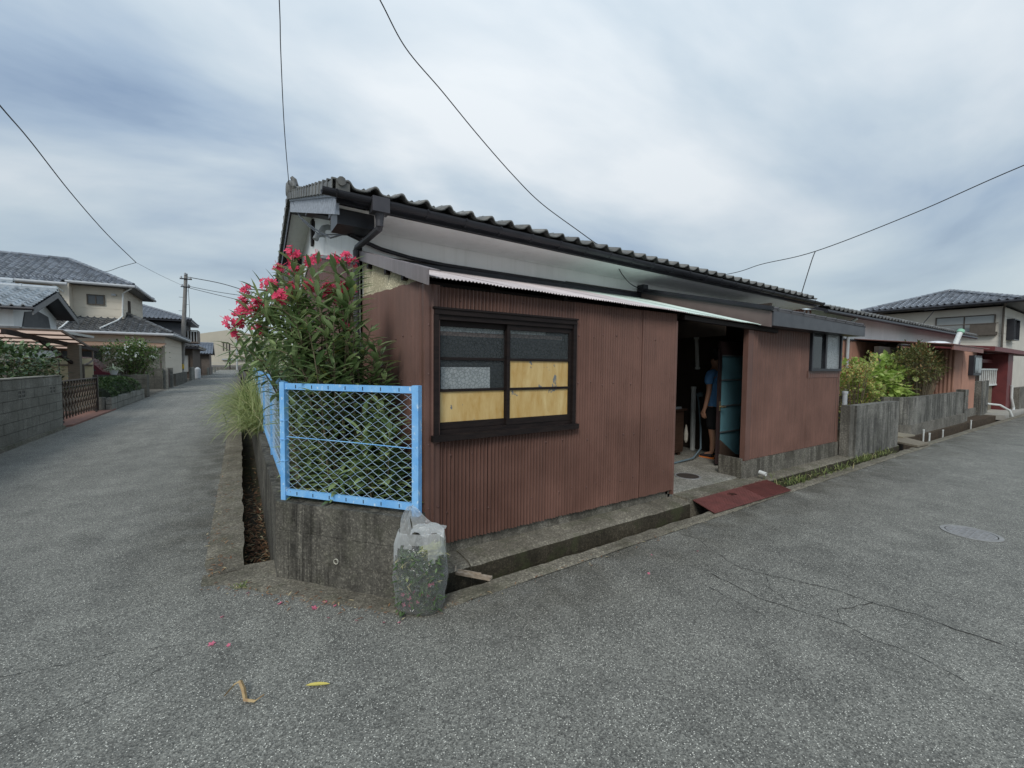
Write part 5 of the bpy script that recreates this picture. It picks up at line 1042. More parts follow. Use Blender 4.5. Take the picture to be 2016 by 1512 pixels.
# ================================================================ generic hipped house
def hip_roof(parent, x0, x1, y0, y1, ze, pitch, tile=.28, mat=TILEJ, ov_mat=None, ridge_along='x'):
    """hip roof on a rectangle; each slope is a field of tiles on a solid deck"""
    w = min(x1-x0, y1-y0)/2; zr_ = ze+w*pitch; cx, cy2 = (x0+x1)/2, (y0+y1)/2
    if x1-x0 >= y1-y0: ra, rb = Vector((x0+w, cy2, zr_)), Vector((x1-w, cy2, zr_))
    else: ra, rb = Vector((cx, y0+w, zr_)), Vector((cx, y1-w, zr_))
    c = [Vector((x0, y0, ze)), Vector((x1, y0, ze)), Vector((x1, y1, ze)), Vector((x0, y1, ze))]
    mb = MB(); d = Vector((0, 0, -.05)); lo = Vector((0, 0, -.17))
    if x1-x0 >= y1-y0: fs_ = [[c[0], c[1], rb, ra], [c[1], c[2], rb], [c[2], c[3], ra, rb], [c[3], c[0], ra]]
    else: fs_ = [[c[0], c[1], ra], [c[1], c[2], rb, ra], [c[2], c[3], rb], [c[3], c[0], ra, rb]]
    for f_ in fs_: mb.add([p+d for p in f_], [tuple(range(len(f_)))])
    mb.add([p+d for p in c]+[p+lo for p in c], [(4, 5, 6, 7)[::-1]]+[(i, 4+i, 4+(i+1) % 4, (i+1) % 4) for i in range(4)])
    rf = obj('roof', mb, ov_mat or DARKM, parent)
    for f_ in fs_:
        a, b = f_[0], f_[1]; ux = (b-a).normalized(); U = (b-a).length; m = sum((p for p in f_[2:]), Vector())/(len(f_)-2); uy = (m-a); uy = (uy-ux*uy.dot(ux)); V = uy.length; uy.normalize()
        poly = [((p-a).dot(ux), (p-a).dot(uy)) for p in f_]
        def inside(u, v, poly=poly):
            r = True
            for i in range(len(poly)):
                (xa, ya), (xb, yb) = poly[i], poly[(i+1) % len(poly)]
                if (xb-xa)*(v-ya)-(yb-ya)*(u-xa) < -1e-6: r = False
            return r
        if (ux.cross(uy)).z < 0: continue
        # skip slopes that face away from the lanes
        nrm = ux.cross(uy); ctr = (a+b)/2
        if nrm.dot(Vector((0, 0, 1.6))-ctr) < -14: pass
        mb = tile_field(a, ux, uy, U, V, max(3, int(V/.27)), max(4, int(U/tile)), inside, seg=5, lift=.035, amp=1.1)
        if mb.v: obj('roof_tiles', mb, mat, rf, kind='stuff')
    mb = MB()
    segs = [(ra, rb)] + [(c[0], ra), (c[3], ra), (c[1], rb), (c[2], rb)] if x1-x0 >= y1-y0 else [(ra, rb), (c[0], ra), (c[1], ra), (c[2], rb), (c[3], rb)]
    for a, b in segs:
        n = max(1, int((b-a).length/.3))
        for i in range(n):
            p, q = a.lerp(b, i/n), a.lerp(b, (i+1)/n); mb.tube([tuple(p+Vector((0, 0, .07))), tuple(q+Vector((0, 0, .055)))], .10, 7)
    obj('ridge_tiles', mb, mat, rf, kind='stuff')
    return rf
def gut(parent, pts, r=.06, mat=None): mb = MB(); mb.tube(pts, r, 8); obj('gutter', mb, mat or PV, parent)
def window(parent, face, u0, u1, z0, z1, c, fr, gl, split=True, d=.05):
    """window on a wall: face 'y' (plane y=c, facing -y) or 'x' (plane x=c, facing +x / -x by sign of d)"""
    def bx_(mb, a, b, e, f, p, q):
        if face == 'y': mb.box(a, b, c-q, c-p, e, f)
        else: mb.box(min(c+p*(1 if d > 0 else -1), c+q*(1 if d > 0 else -1)), max(c+p*(1 if d > 0 else -1), c+q*(1 if d > 0 else -1)), a, b, e, f)
    mb = MB(); t_ = .05; D = abs(d)
    bx_(mb, u0, u1, z0, z0+t_, 0, D); bx_(mb, u0, u1, z1-t_, z1, 0, D); bx_(mb, u0, u0+t_, z0+t_, z1-t_, 0, D); bx_(mb, u1-t_, u1, z0+t_, z1-t_, 0, D); m = (u0+u1)/2
    if split: bx_(mb, m-t_/2, m+t_/2, z0+t_, z1-t_, 0, D*.8)
    w_ = obj('window', mb, fr, parent)
    for a, b in (((u0+t_, m-t_/2), (m+t_/2, u1-t_)) if split else ((u0+t_, u1-t_),)):
        mb = MB(); bx_(mb, a, b, z0+t_, z1-t_, D*.2, D*.4); obj('pane', mb, gl, w_)
    return w_
TILEB = M('glazed blue grey tiles', (.14, .16, .19), (.23, .25, .28), .22, 5, island=.4, spec=.9)
TILED = M('glazed dark tiles', (.07, .075, .08), (.14, .145, .15), .2, 5, island=.4, spec=.9)
BEIGE = M('beige siding', (.64, .58, .48), (.58, .53, .44), .8, 2, bmp=.2, bscale=40)
CREAMW = M('cream siding', (.60, .57, .50), (.54, .51, .45), .8, 2, bmp=.2, bscale=40)
GLD = glassmat('dark house glass', (.06, .07, .08), .05, .06); GLP = glassmat('pale curtained glass', (.30, .32, .32), .05, .12)
BRF = M('bronze window frame', (.10, .085, .07))
def sidings(parent, face, u0, u1, z0, z1, c, mat, pitch=.45, d=.02, vert=False):
    n = max(1, int(round((z1-z0)/pitch)))
    for i in range(n):
        a, b = z0+(z1-z0)*i/n, z0+(z1-z0)*(i+1)/n-.012; mb = MB()
        if face == 'y': mb.box(u0, u1, c-d, c, a, b)
        elif d > 0: mb.box(c, c+d, u0, u1, a, b)
        else: mb.box(c+d, c, u0, u1, a, b)
        obj('siding_board', mb, mat, parent)

# ---- cream two storey house, far right
H2 = thing('house', (40, 9, 0), 'two storey cream house with dark hipped tile roof far right', 'house')
mb = MB(); mb.box(36, 44, 5.2, 10.6, 0, 5.15); obj('wall', mb, CREAMW, H2)
sidings(H2, 'x', 5.2, 10.6, 2.2, 5.1, 36, CREAMW, .48, -.025); sidings(H2, 'y', 36, 40, 2.2, 5.1, 5.2, CREAMW, .48, .025)
hip_roof(H2, 35.2, 45, 4.4, 11.4, 5.4, .345, .3, TILEB)
gut(H2, [(35.1, 4.3, 5.3), (35.1, 11.4, 5.3)], .08, DARKM); gut(H2, [(35.1, 4.3, 5.3), (40, 4.3, 5.3)], .08, DARKM)
mb = MB(); mb.tube([(35.15, 5.0, 5.2), (35.85, 5.15, 5.0), (35.88, 5.15, 1)], .05, 8); obj('downpipe', mb, BRF, H2)
window(H2, 'x', 5.45, 7.9, 3.75, 4.72, 35.97, BRF, GLP, True, -.09); window(H2, 'x', 9.4, 10.4, 4.05, 4.6, 35.97, BRF, GLD, True, -.08)
mb = MB(); mb.box(35.7, 35.93, 5.35, 8.1, 3.55, 3.72); mb.box(35.68, 35.74, 5.3, 8.1, 4.18, 4.23); mb.box(35.7, 35.76, 5.4, 6.4, 3.72, 4.2); obj('balcony_guard', mb, BRF, H2)
window(H2, 'y', 37.0, 38.6, 3.3, 4.5, 5.17, DARKM, GLP, True, .3)
mb = MB(); mb.tube([(34, 8.8, 3), (34.2, 7.6, 5.0)], .02, 5); mb.tube([(34.0, 8.0, 5.05), (34.4, 7.2, 5.1)], .012, 5); obj('aerial', mb, DARKM, None, 'thin television aerial in front of the cream house', 'aerial')

# ================================================================ left side of the lane
BLK = dirty('grey concrete block', (.30, .30, .27), (.10, .10, .085), .6, .35); oi = None
BW = thing('block_wall', (-3.55, 10, 0), 'grey concrete block garden wall with two vent blocks, left of the lane', 'wall')
mb = MB(); mb.box(-3.615, -3.512, 5, 13.93, -.2, 1.235); obj('mortar', mb, M('dark mortar', (.13, .13, .12), (.09, .09, .08), .95), BW)
mb = MB(); mb.box(-3.65, -3.47, 5, 13.95, -.2, .075); obj('footing', mb, dirty('mossy footing', (.24, .235, .2), (.08, .08, .06), .5, .3, .3), BW)
bm_ = MB(); bm_.box(-.06, .06, -.192, .192, 0, .182); bm_ = mesh('block', bm_, BLK)
hm_ = MB(); hm_.box(-.06, .06, -.192, .192, 0, .182); hm_ = MB(); hm_.box(-.06, .06, -.09, .09, 0, .182); hm_ = mesh('half_block', hm_, BLK)
vb = MB(); vb.box(-.055, .06, -.192, -.15, 0, .182); vb.box(-.055, .06, .15, .192, 0, .182); vb.box(-.055, .06, -.15, .15, 0, .03); vb.box(-.055, .06, -.15, .15, .152, .182); vb.box(-.055, .058, -.02, .02, .03, .152); vb.box(-.055, .056, -.15, -.02, .078, .104); vb.box(-.055, .056, .02, .15, .078, .104); vb = mesh('vent_block', vb, BLK)
vh = M('vent hole shadow side', (.03, .03, .03), (.025, .025, .025), .95)
for r in range(6):
    z = .08+r*.193; y = 13.93-.195; col = 0
    if r % 2: put('block', hm_, BW, Matrix.Translation((-3.56, 13.84, z))); y = 13.84-.09-.008-.193
    while y > 5.2:
        vent = r == 4 and col in (1, 5)
        put('vent_block' if vent else 'block', vb if vent else bm_, BW, Matrix.Translation((-3.56+random.uniform(-.001, .001), y, z))); y -= .393; col += 1
mb = MB(); mb.box(-3.63, -3.49, 5, 13.95, 1.24, 1.262); obj('coping', mb, dirty('pale coping', (.4, .39, .34), (.2, .19, .16), .6, 0), BW)
# accordion gate
GT = thing('accordion_gate', (-3.75, 16, 0), 'dark folding lattice gate across the red paved driveway', 'gate')
GM = M('dark bronze gate', (.035, .028, .024), (.05, .04, .034), .45)
gy0, gy1, n = 14.1, 17.9, 16
for i in range(n+1):
    y = gy0+(gy1-gy0)*i/n; mb = MB(); mb.box(-3.79, -3.76, y-.016, y+.016, .10, 1.06); obj('upright', mb, GM, GT)
for i in range(n):
    y = gy0+(gy1-gy0)*i/n; h = (gy1-gy0)/n
    for z in (.16, .44, .72):
        for s in (0, 1):
            mb = MB(); mb.bar((-3.755, y+(h if s else 0), z), (-3.755, y+(0 if s else h), z+.28), .008, .02, upv=(1, 0, 0)); obj('lattice_bar', mb, M('gate lattice', (.12, .095, .07)) if i == 0 and s == 0 and z == .16 else bpy.data.materials['gate lattice'], GT)
mb = MB(); mb.box(-3.82, -3.73, gy0, gy1, 1.06, 1.085); mb.box(-3.80, -3.75, gy0, gy1, .90, .92); obj('top_rail', mb, GM, GT)
for y in (gy0-.06, gy1+.06): mb = MB(); mb.box(-3.83, -3.72, y-.04, y+.04, 0, 1.16); obj('gate_post', mb, GM, GT)
for y in (14.7, 17.6): mb = MB(); mb.lathe((-3.70, y, .06), [(.05, -.015), (.05, .015)], 12, axis=(1, 0, 0)); obj('wheel', mb, CRACK, GT)
mb = MB(); mb.prism([(-3.44, 14.35), (-3.44, 18.6), (-5.2, 18.6), (-5.2, 13.95), (-3.7, 13.95)], -.2, .045); obj('driveway', mb, M('red brown paving', (.22, .11, .085), (.17, .1, .08), .85, 5), kind='structure', label='red brown paved driveway in front of the folding gate')
# planter with clipped hedge
PLW = thing('planter_wall', (-3.5, 20.5, 0), 'low grey block planter wall under the clipped hedge', 'wall')
for i in range(14):
    y = 18.15+i*.395
    for r in range(2): mb = MB(); mb.box(-3.60, -3.46-.004*(i % 2), y, y+.385, .01+r*.21, .205+r*.21); obj('block', mb, BLK, PLW)
mb = MB(); mb.box(-5.2, -3.62, 18.15, 18.3, 0, .44); obj('return_wall', mb, BLK, PLW)
HL = leafmat('hedge leaf', (.03, .065, .022), (.09, .15, .05), (.16, .22, .08), .2, .45, .9)
HG = thing('hedge', (-4.2, 21, .3), 'clipped dark green hedge above the planter wall', 'hedge'); mb = MB(); r_ = random.Random(40)
for _ in range(5200):
    y = r_.uniform(18.3, 23.6); ang = r_.uniform(0, math.pi); rr = 1+.10*math.sin(y*3.1)+.06*math.sin(y*7.3); q = Vector((-4.15+.58*rr*math.cos(ang), y, .36+(.52 if y > 19.4 else .40)*rr*math.sin(ang)**.7))
    leaf(mb, q, (math.cos(ang)+r_.gauss(0, .6), r_.gauss(0, .7), math.sin(ang)+r_.gauss(0, .5)), .085, .045, .3, .2, n=3)
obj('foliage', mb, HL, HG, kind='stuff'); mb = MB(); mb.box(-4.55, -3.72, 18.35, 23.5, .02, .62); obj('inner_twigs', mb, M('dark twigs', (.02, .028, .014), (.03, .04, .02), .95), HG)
bush('garden_shrub', (-4.35, 13.6, 1.45), (.72, 1.7, .52), 2600, .13, leafmat('camellia leaf', (.03, .06, .022), (.10, .16, .06), (.26, .34, .16), .15, .35, .9), 'dark glossy shrub rising behind the block wall', seed=14, lw=.5, stem_h=1.4)
bush('flowering_bush', (-4.45, 27.0, 1.75), (1.15, .9, .85), 3000, .12, leafmat('light hibiscus leaf', (.05, .10, .025), (.17, .26, .07), None, .3), 'round green bush sprinkled with white flowers', seed=15, lw=.5, flow=(WFL, .7, .038), stem_h=1.7)
# carport
CP = thing('carport', (-5, 18.5, 0), 'brown framed carport with translucent roof behind the folding gate', 'carport')
CBR = M('brown carport frame', (.085, .055, .04), (.11, .075, .055), .6)
poly_ = leafmat('smoky polycarbonate', (.80, .68, .60), (.84, .72, .64), None, .85, .3)
def cpz(y): return 2.42-.078*(y-16.4)
def cpx(y): return -4.08-.09*(y-16.4)
for j in range(5):
    for i in range(5):
        y0, y1 = 16.4+i*1.02, 16.4+(i+1)*1.02; xa = cpx(y0)-j*.95; mb = MB(); mb.ext([(xa-.93, y0+.02, cpz(y0)), (xa-.02, y0+.02, cpz(y0)), (cpx(y1)-j*.95-.02, y1-.02, cpz(y1)), (cpx(y1)-j*.95-.93, y1-.02, cpz(y1))], (0, 0, .006)); obj('roof_panel', mb, poly_, CP)
for i in range(6):
    y = 16.4+i*1.02; mb = MB(); mb.bar((cpx(y)+.02, y, cpz(y)-.02), (-9, y, cpz(y)-.02), .05, .05); obj('purlin', mb, CBR, CP)
for j in range(6):
    mb = MB(); mb.bar((cpx(16.4)-j*.95, 16.4, cpz(16.4)-.02), (cpx(21.5)-j*.95, 21.5, cpz(21.5)-.02), .045, .06); obj('rafter', mb, CBR, CP)
mb = MB(); mb.bar((-4.9, 15.6, 2.30), (-4.35, 21.0, 1.98), .09, .11); obj('main_beam', mb, BLACKW, CP)
mb = MB(); mb.box(-4.55, -4.28, 18.7, 18.95, 0, 2.1); obj('post', mb, M('grey timber post', (.15, .13, .10), (.10, .09, .07), .85, 6, (1, 1, 8)), CP)
mb = MB(); mb.bar((-4.45, 18.75, 1.5), (-4.75, 17.3, 2.15), .06, .08); obj('brace', mb, BLACKW, CP)
mb = MB(); mb.tube([(-4.55, 21.45, 1.95), (-4.5, 21.2, 1.62), (-4.4, 20.2, 1.5), (-4.28, 19.05, 1.46), (-4.25, 19.0, .1)], .03, 8); obj('downpipe', mb, BRF, CP)
mb = MB(); mb.tube([(cpx(21.5)+.1, 21.55, cpz(21.5)-.04), (-9, 21.55, cpz(21.5)-.04)], .05, 8); obj('gutter', mb, CBR, CP)
# cream fence under the carport
CF = thing('panel_fence', (-7, 22.3, 0), 'cream panel fence with dark rails behind the carport post', 'fence')
for i in range(5):
    x = -9.4+i*.94; mb = MB(); mb.box(x, x+.9, 22.3, 22.34, .3, 1.68); obj('panel', mb, M('cream fence panel', (.46, .43, .29), (.4, .38, .26), .8), CF)
for z in (.72, 1.42): mb = MB(); mb.box(-9.4, -4.74, 22.26, 22.30, z-.025, z+.025); obj('rail', mb, BRF, CF)
mb = MB(); mb.box(-6.62, -6.42, 22.24, 22.259, .3, 1.68); obj('timber_stud', mb, M('ochre timber', (.36, .24, .09)), CF)
# maroon van
VAN = thing('van', (-7, 26.4, 0), 'maroon van parked behind the clipped hedge', 'van')
MAR = M('maroon car paint', (.14, .020, .035), (.12, .018, .03), .25, 2, spec=.7)
vy0, vy1 = 25.6, 27.2
side = [(x-1.4, z) for x, z in ((-7.6, .35), (-3.4, .35), (-3.3, .75), (-3.4, 1.02), (-3.75, 1.12), (-4.2, 1.66), (-4.5, 1.76), (-7.3, 1.78), (-7.55, 1.5), (-7.65, .9))]
mb = MB(); mb.ext([(x, vy0, z) for x, z in side], (0, vy1-vy0, 0)); obj('body', mb, MAR, VAN)
mb = MB(); mb.ext([(x, vy0-.012, z) for x, z in ((-8.75, 1.15), (-7.05, 1.15), (-7.05, 1.62), (-8.65, 1.62))], (0, .01, 0)); obj('side_window', mb, GLD, VAN)
mb = MB(); mb.ext([(x, vy0-.012, z) for x, z in ((-6.98, 1.15), (-5.35, 1.15), (-5.7, 1.60), (-6.98, 1.62))], (0, .01, 0)); obj('side_window', mb, GLD, VAN)
for x in (-8.3, -5.6):
    mb = MB(); mb.lathe((x, vy0+.12, .31), [(.2, .14), (.30, .135), (.31, .10), (.31, -.05)], 20, axis=(0, -1, 0)); wh = obj('wheel', mb, CRACK, VAN); mb = MB(); mb.lathe((x, vy0+.0, .31), [(.18, .03), (.05, .04)], 16, axis=(0, -1, 0)); obj('rim', mb, PV, wh)
mb = MB(); mb.box(-5.2, -4.8, vy0-.01, vy0+.1, .82, .95); obj('headlight', mb, GLP, VAN)
# block pillars and dark walls beyond the hedge
def blockwall(label, x0, x1, y0, y1, h, mat, along='y', nm='block_wall'):
    t_ = thing(nm, ((x0+x1)/2, (y0+y1)/2, 0), label, 'wall'); r = 0
    Ln = (y1-y0) if along == 'y' else (x1-x0); nr = int(round(h/.2)); nc = max(1, int(round(Ln/.4)))
    for r in range(nr):
        for c in range(nc):
            a = Ln*c/nc; b = Ln*(c+1)/nc-.01; e = .003*((r+c) % 2); mb = MB()
            if along == 'y': mb.box(x0, x1-e, y0+a, y0+b, r*h/nr, (r+1)*h/nr-.008)
            else: mb.box(x0+a, x0+b, y0+e, y1, r*h/nr, (r+1)*h/nr-.008)
            obj('block', mb, mat, t_)
    return t_
DBK = dirty('dark weathered block', (.16, .155, .13), (.05, .05, .045), .55, .5)
blockwall('dark block gate pier beside the clipped hedge', -4.0, -3.45, 24.3, 24.85, 1.0, DBK, 'x', 'gate_pier')
blockwall('dark block wall running back from the gate pier', -7.0, -4.0, 24.6, 24.75, 1.0, DBK, 'x')
bush('garden_shrub', (-3.95, 26.1, .55), (.35, .6, .42), 600, .1, HL, 'small round shrub past the block gate pier', seed=17, lw=.5)
POT = thing('flower_pot', (-4.6, 24.68, 1.0), 'white pot with a spiky pale plant on the dark block wall', 'flower pot')
mb = MB(); mb.lathe((-4.6, 24.68, 1.0), [(.1, 0), (.16, .18), (.17, .2)], 14); obj('pot', mb, WM, POT)
mb = MB(); r_ = random.Random(3)
for _ in range(60): leaf(mb, (-4.6, 24.68, 1.2), (r_.gauss(0, 1), r_.gauss(0, 1), .7), r_.uniform(.25, .45), .04, 1.6, .2, n=4)
obj('leaves', mb, leafmat('striped leaf', (.35, .42, .25), (.65, .68, .5), None, .3), POT)
blockwall('dark block wall in front of the beige house', -6.5, -3.7, 31.0, 31.15, 1.2, DBK, 'x')
mb = MB(); mb.box(-3.72, -3.66, 31.4, 33.2, .05, 1.15); obj('garden_gate', mb, M('rust brown gate', (.10, .065, .05)), None, 'rust brown solid gate beside the beige house', 'gate')
for y in (31.25, 33.35): blockwall('grey gate pier %s the rust brown gate' % ('before' if y < 32 else 'after'), -3.75, -3.5, y-.12, y+.12, 1.2, BLK, 'x', 'gate_pier')
blockwall('grey block wall along the lane under the pole', -3.65, -3.5, 34.6, 41.5, .8, DBK)

# ---- small tiled house behind the carport
SH = thing('house', (-9, 24, 0), 'low house with pale grey tiled gable roof behind the carport', 'house')
def gable_roof(parent, x0, x1, yc, hw, ze, zr, mat, tile=.27, along='x'):
    p = (zr-ze)/hw; mb = MB(); V = math.hypot(hw, zr-ze)
    for s in (-1, 1): mb.add([(x0, yc+s*hw, ze-.10), (x1, yc+s*hw, ze-.10), (x1, yc, zr-.10), (x0, yc, zr-.10), (x0, yc+s*hw, ze-.03), (x1, yc+s*hw, ze-.03), (x1, yc, zr-.03), (x0, yc, zr-.03)], [(3, 2, 1, 0), (4, 5, 6, 7), (0, 1, 5, 4), (1, 2, 6, 5), (2, 3, 7, 6), (3, 0, 4, 7)])
    rf = obj('roof', mb, DARKM, parent)
    mb = tile_field((x0, yc-hw, ze), (1, 0, 0), (0, 1, p), x1-x0, V, max(3, int(V/.26)), int((x1-x0)/tile), seg=5, lift=.04, amp=1.2); obj('roof_tiles', mb, mat, rf, kind='stuff')
    mb = tile_field((x1, yc+hw, ze), (-1, 0, 0), (0, -1, p), x1-x0, V, max(3, int(V/.26)), int((x1-x0)/tile), seg=5, lift=.04, amp=1.2); obj('roof_tiles', mb, mat, rf, kind='stuff')
    mb = MB(); mb.box(x0, x1, yc-.12, yc+.12, zr-.02, zr+.08); n = int((x1-x0)/.6)
    mb.tube([(x0, yc, zr+.1), (x1, yc, zr+.1)], .09, 8)
    for i in range(n): mb.lathe((x0+i*.6, yc, zr+.1), [(.105, 0), (.105, .06)], 8, axis=(1, 0, 0))
    obj('ridge', mb, mat, rf)
    for s in (-1, 1):
        mb = MB(); mb.ext([(x1-.02, yc+s*hw, ze-.26), (x1-.02, yc, zr-.26), (x1-.02, yc, zr-.04), (x1-.02, yc+s*hw, ze-.04)], (.03, 0, 0)); obj('bargeboard', mb, M('grey bargeboard', (.2, .2, .2)) if 'grey bargeboard' not in bpy.data.materials else bpy.data.materials['grey bargeboard'], parent)
    return rf
TILEL = M('pale glazed tiles', (.30, .34, .37), (.42, .46, .49), .2, 5, island=.35, spec=.9)
gable_roof(SH, -16, -6.0, 23.8, 2.45, 3.42, 4.30, TILEL)
gable_roof(SH, -16, -8.0, 26.6, 2.6, 3.9, 4.85, TILEL)
mb = MB(); mb.ext([(-6.6, 21.8, 0), (-6.6, 25.9, 0), (-6.6, 25.9, 3.35), (-6.6, 23.8, 4.1), (-6.6, 21.8, 3.35)], (-9, 0, 0)); obj('wall', mb, WHITE, SH)
mb = MB(); mb.ext([(-6.59, 22.4, 2.7), (-6.59, 25.2, 2.7), (-6.59, 24.9, 3.35), (-6.59, 23.8, 3.5), (-6.59, 22.7, 3.35)], (.02, 0, 0)); obj('gable_boarding', mb, M('dark gable boarding', (.10, .105, .11)), SH)
mb = MB(); mb.box(-16, -6.2, 20.9, 21.8, 2.62, 2.72); mb.box(-6.6, -5.5, 21.0, 26.2, 2.60, 2.70); obj('pent_roof', mb, TILED, SH)
gut(SH, [(-16, 21.3, 3.36), (-5.95, 21.3, 3.36)], .06, DARKM)
mb = MB(); mb.tube([(-7.9, 21.3, 3.3), (-7.7, 21.7, 2.95), (-7.2, 21.75, 2.75)], .04, 8); obj('downpipe', mb, DARKM, SH)

# ---- beige two storey house
BH = thing('house', (-8, 38, 0), 'two storey beige house with glazed tile roofs left of the lane', 'house')
mb = MB(); mb.box(-15, -4.0, 34.4, 44, 0, 3.25); mb.box(-15, -6.1, 35.7, 41.8, 3.25, 6.2); obj('wall', mb, BEIGE, BH)
sidings(BH, 'y', -15, -4.0, 0.2, 3.15, 34.4, BEIGE, .49, .02); sidings(BH, 'y', -15, -6.1, 3.9, 6.15, 35.7, BEIGE, .5, .02); sidings(BH, 'x', 34.4, 44, .2, 3.15, -4.0, BEIGE, .49, .02); sidings(BH, 'x', 35.7, 41.8, 3.9, 6.15, -6.1, BEIGE, .5, .02)
mb = MB(); mb.box(-15, -8.35, 35.0, 35.69, 3.9, 6.15); obj('bay_wall', mb, BEIGE, BH)
hip_roof(BH, -16, -5.5, 35.1, 42.4, 6.28, .49, .30, TILEB); hip_roof(BH, -16, -3.55, 33.9, 44.6, 3.32, .50, .30, TILED)
mb = tile_field((-16, 34.55, 6.03), (1, 0, 0), (0, 1, .49), 7.4, .75, 3, 24, seg=5, lift=.04); obj('bay_roof_tiles', mb, TILEB, BH, kind='stuff')
gut(BH, [(-16, 34.5, 5.98), (-8.3, 34.5, 5.98)], .09); gut(BH, [(-8.5, 35.02, 6.2), (-5.42, 35.02, 6.2)], .09); gut(BH, [(-5.42, 35.02, 6.2), (-5.42, 42.4, 6.2)], .09); gut(BH, [(-16, 33.82, 3.24), (-3.47, 33.82, 3.24)], .09); gut(BH, [(-3.47, 33.82, 3.24), (-3.47, 44, 3.24)], .09)
for pts in ([(-8.9, 34.55, 5.9), (-8.6, 35.0, 5.6), (-8.4, 35.55, 5.3), (-8.4, 35.6, 4.3), (-8.3, 35.0, 4.05), (-8.5, 34.2, 3.5), (-8.6, 33.95, 3.35)], [(-5.6, 35.1, 6.1), (-6.1, 35.6, 5.8), (-6.15, 35.62, 4.4), (-6.3, 35.2, 4.1), (-6.9, 34.1, 3.5)]):
    mb = MB(); mb.tube(pts, .045, 8); obj('downpipe', mb, WM, BH)
window(BH, 'y', -7.75, -6.95, 5.0, 5.62, 35.67, BRF, GLD, True, .07); window(BH, 'y', -9.9, -9.2, 5.1, 5.7, 34.99, BRF, GLD, False, .07); window(BH, 'x', 36.8, 37.2, 4.65, 5.5, -6.07, BRF, GLD, False, .07)
mb = MB(); mb.box(-6.62, -6.42, 35.5, 35.67, 5.62, 5.74); obj('wall_lamp', mb, PV, BH)
mb = MB(); mb.ext([(-10, 32.6, 2.42), (-3.9, 32.6, 2.42), (-3.9, 34.4, 2.68), (-10, 34.4, 2.68)], (0, 0, .06)); obj('canopy', mb, M('brown canopy sheet', (.30, .19, .13), (.26, .17, .12), .5), BH)
for x in (-4.0, -6.4): mb = MB(); mb.box(x-.04, x+.04, 32.7, 32.78, 0, 2.42); obj('canopy_post', mb, BRF, BH)
window(BH, 'y', -5.9, -5.0, .3, 2.3, 34.37, BRF, GLD, True, .07); window(BH, 'y', -8.6, -6.9, .3, 2.3, 34.37, BRF, GLD, True, .07)
mb = MB(); mb.box(-4.75, -4.5, 34.1, 34.37, 1.6, 2.1); obj('meter_box', mb, BRF, BH)

# ---- utility pole
UP = thing('utility_pole', (-4.1, 43.7, 0), 'grey concrete utility pole with yellow striped band on the left of the lane', 'utility pole')
mb = MB(); mb.tube([(-4.12, 43.65, 0), (-3.85, 43.68, 4), (-3.6, 43.72, 8.75)], [.19, .16, .12], 14); obj('shaft', mb, M('aged concrete pole', (.25, .24, .22), (.19, .18, .17), .85), UP)
mb = MB(); mb.lathe((-4.07, 43.65, .95), [(.205, 0), (.2, .5)], 14); obj('marker_band', mb, M('black band', (.02, .02, .02)), UP)
mb = MB()
for i in range(7):
    a = -2.9+i*.45; q = Vector((-4.06+.205*math.cos(a), 43.65+.205*math.sin(a))); mb.bar((q.x, q.y, 1.0), (q.x-.01, q.y, 1.4), .06, .01, upv=(math.cos(a), math.sin(a), 0))
obj('yellow_stripes', mb, M('yellow stripe', (.75, .50, .05)), UP)
mb = MB(); mb.bar((-4.0, 43.6, 8.3), (-3.2, 43.6, 8.3), .09, .09); mb.bar((-3.95, 43.6, 7.65), (-3.35, 43.6, 7.65), .07, .07); obj('crossarm', mb, DARKM, UP)
for x, z in ((-3.65, 8.7), (-3.3, 8.4), (-3.9, 8.4), (-3.4, 7.75), (-3.85, 7.75)): mb = MB(); mb.lathe((x, 43.6, z), [(.05, -.1), (.07, -.04), (.05, 0), (.07, .05), (.03, .12)], 8); obj('insulator', mb, PV, UP)
for i in range(10): mb = MB(); z = 2.4+i*.55; x = -3.98+.063*z*.5; s = 1 if i % 2 else -1; mb.tube([(x, 43.66, z), (x+.32*s, 43.6, z)], .014, 5); obj('step_bolt', mb, DARKM, UP)
mb = MB(); mb.tube([(-3.45, 43.5, 7.9), (-3.4, 43.5, 5.5), (-3.55, 43.55, 4.3)], .018, 5); obj('riser_cable', mb, DARKM, UP)
# ---- dark timber house behind the pole
DH = thing('house', (-7, 51, 0), 'dark walled two storey house with balcony behind the utility pole', 'house')
DKW = M('charcoal siding', (.055, .06, .07), (.07, .075, .085), .7)
mb = MB(); mb.box(-13, -4.4, 50, 57, 2.8, 5.2); obj('upper_wall', mb, DKW, DH)
mb = MB(); mb.box(-13, -3.7, 49.2, 58, 0, 2.8); obj('lower_wall', mb, M('dark brown timber wall', (.07, .055, .045), (.09, .07, .055), .8), DH)
hip_roof(DH, -14, -3.75, 49.3, 57.8, 5.45, .36, .30, M('grey blue plain tiles', (.17, .19, .22), (.22, .24, .27), .4, 5, island=.2)); hip_roof(DH, -14, -3.2, 48.5, 58.5, 2.95, .18, .30, TILED)
for i in range(6): mb = MB(); mb.box(-4.4+.02, -3.5, 51.0+i*.25, 51.03+i*.25, 3.5, 4.5); obj('balcony_bar', mb, BRF, DH)
mb = MB(); mb.box(-4.4, -3.35, 50.4, 53, 3.35, 3.5); mb.box(-4.4, -3.35, 50.4, 50.46, 4.5, 4.58); mb.box(-3.4, -3.35, 50.4, 53, 3.5, 4.58); obj('balcony', mb, M('brown balcony', (.16, .13, .11)), DH)
for i in range(5): mb = MB(); mb.box(-4.35+i*.22, -4.3+i*.22, 50.42, 50.45, 3.5, 4.5); obj('balcony_slat', mb, WM, DH)
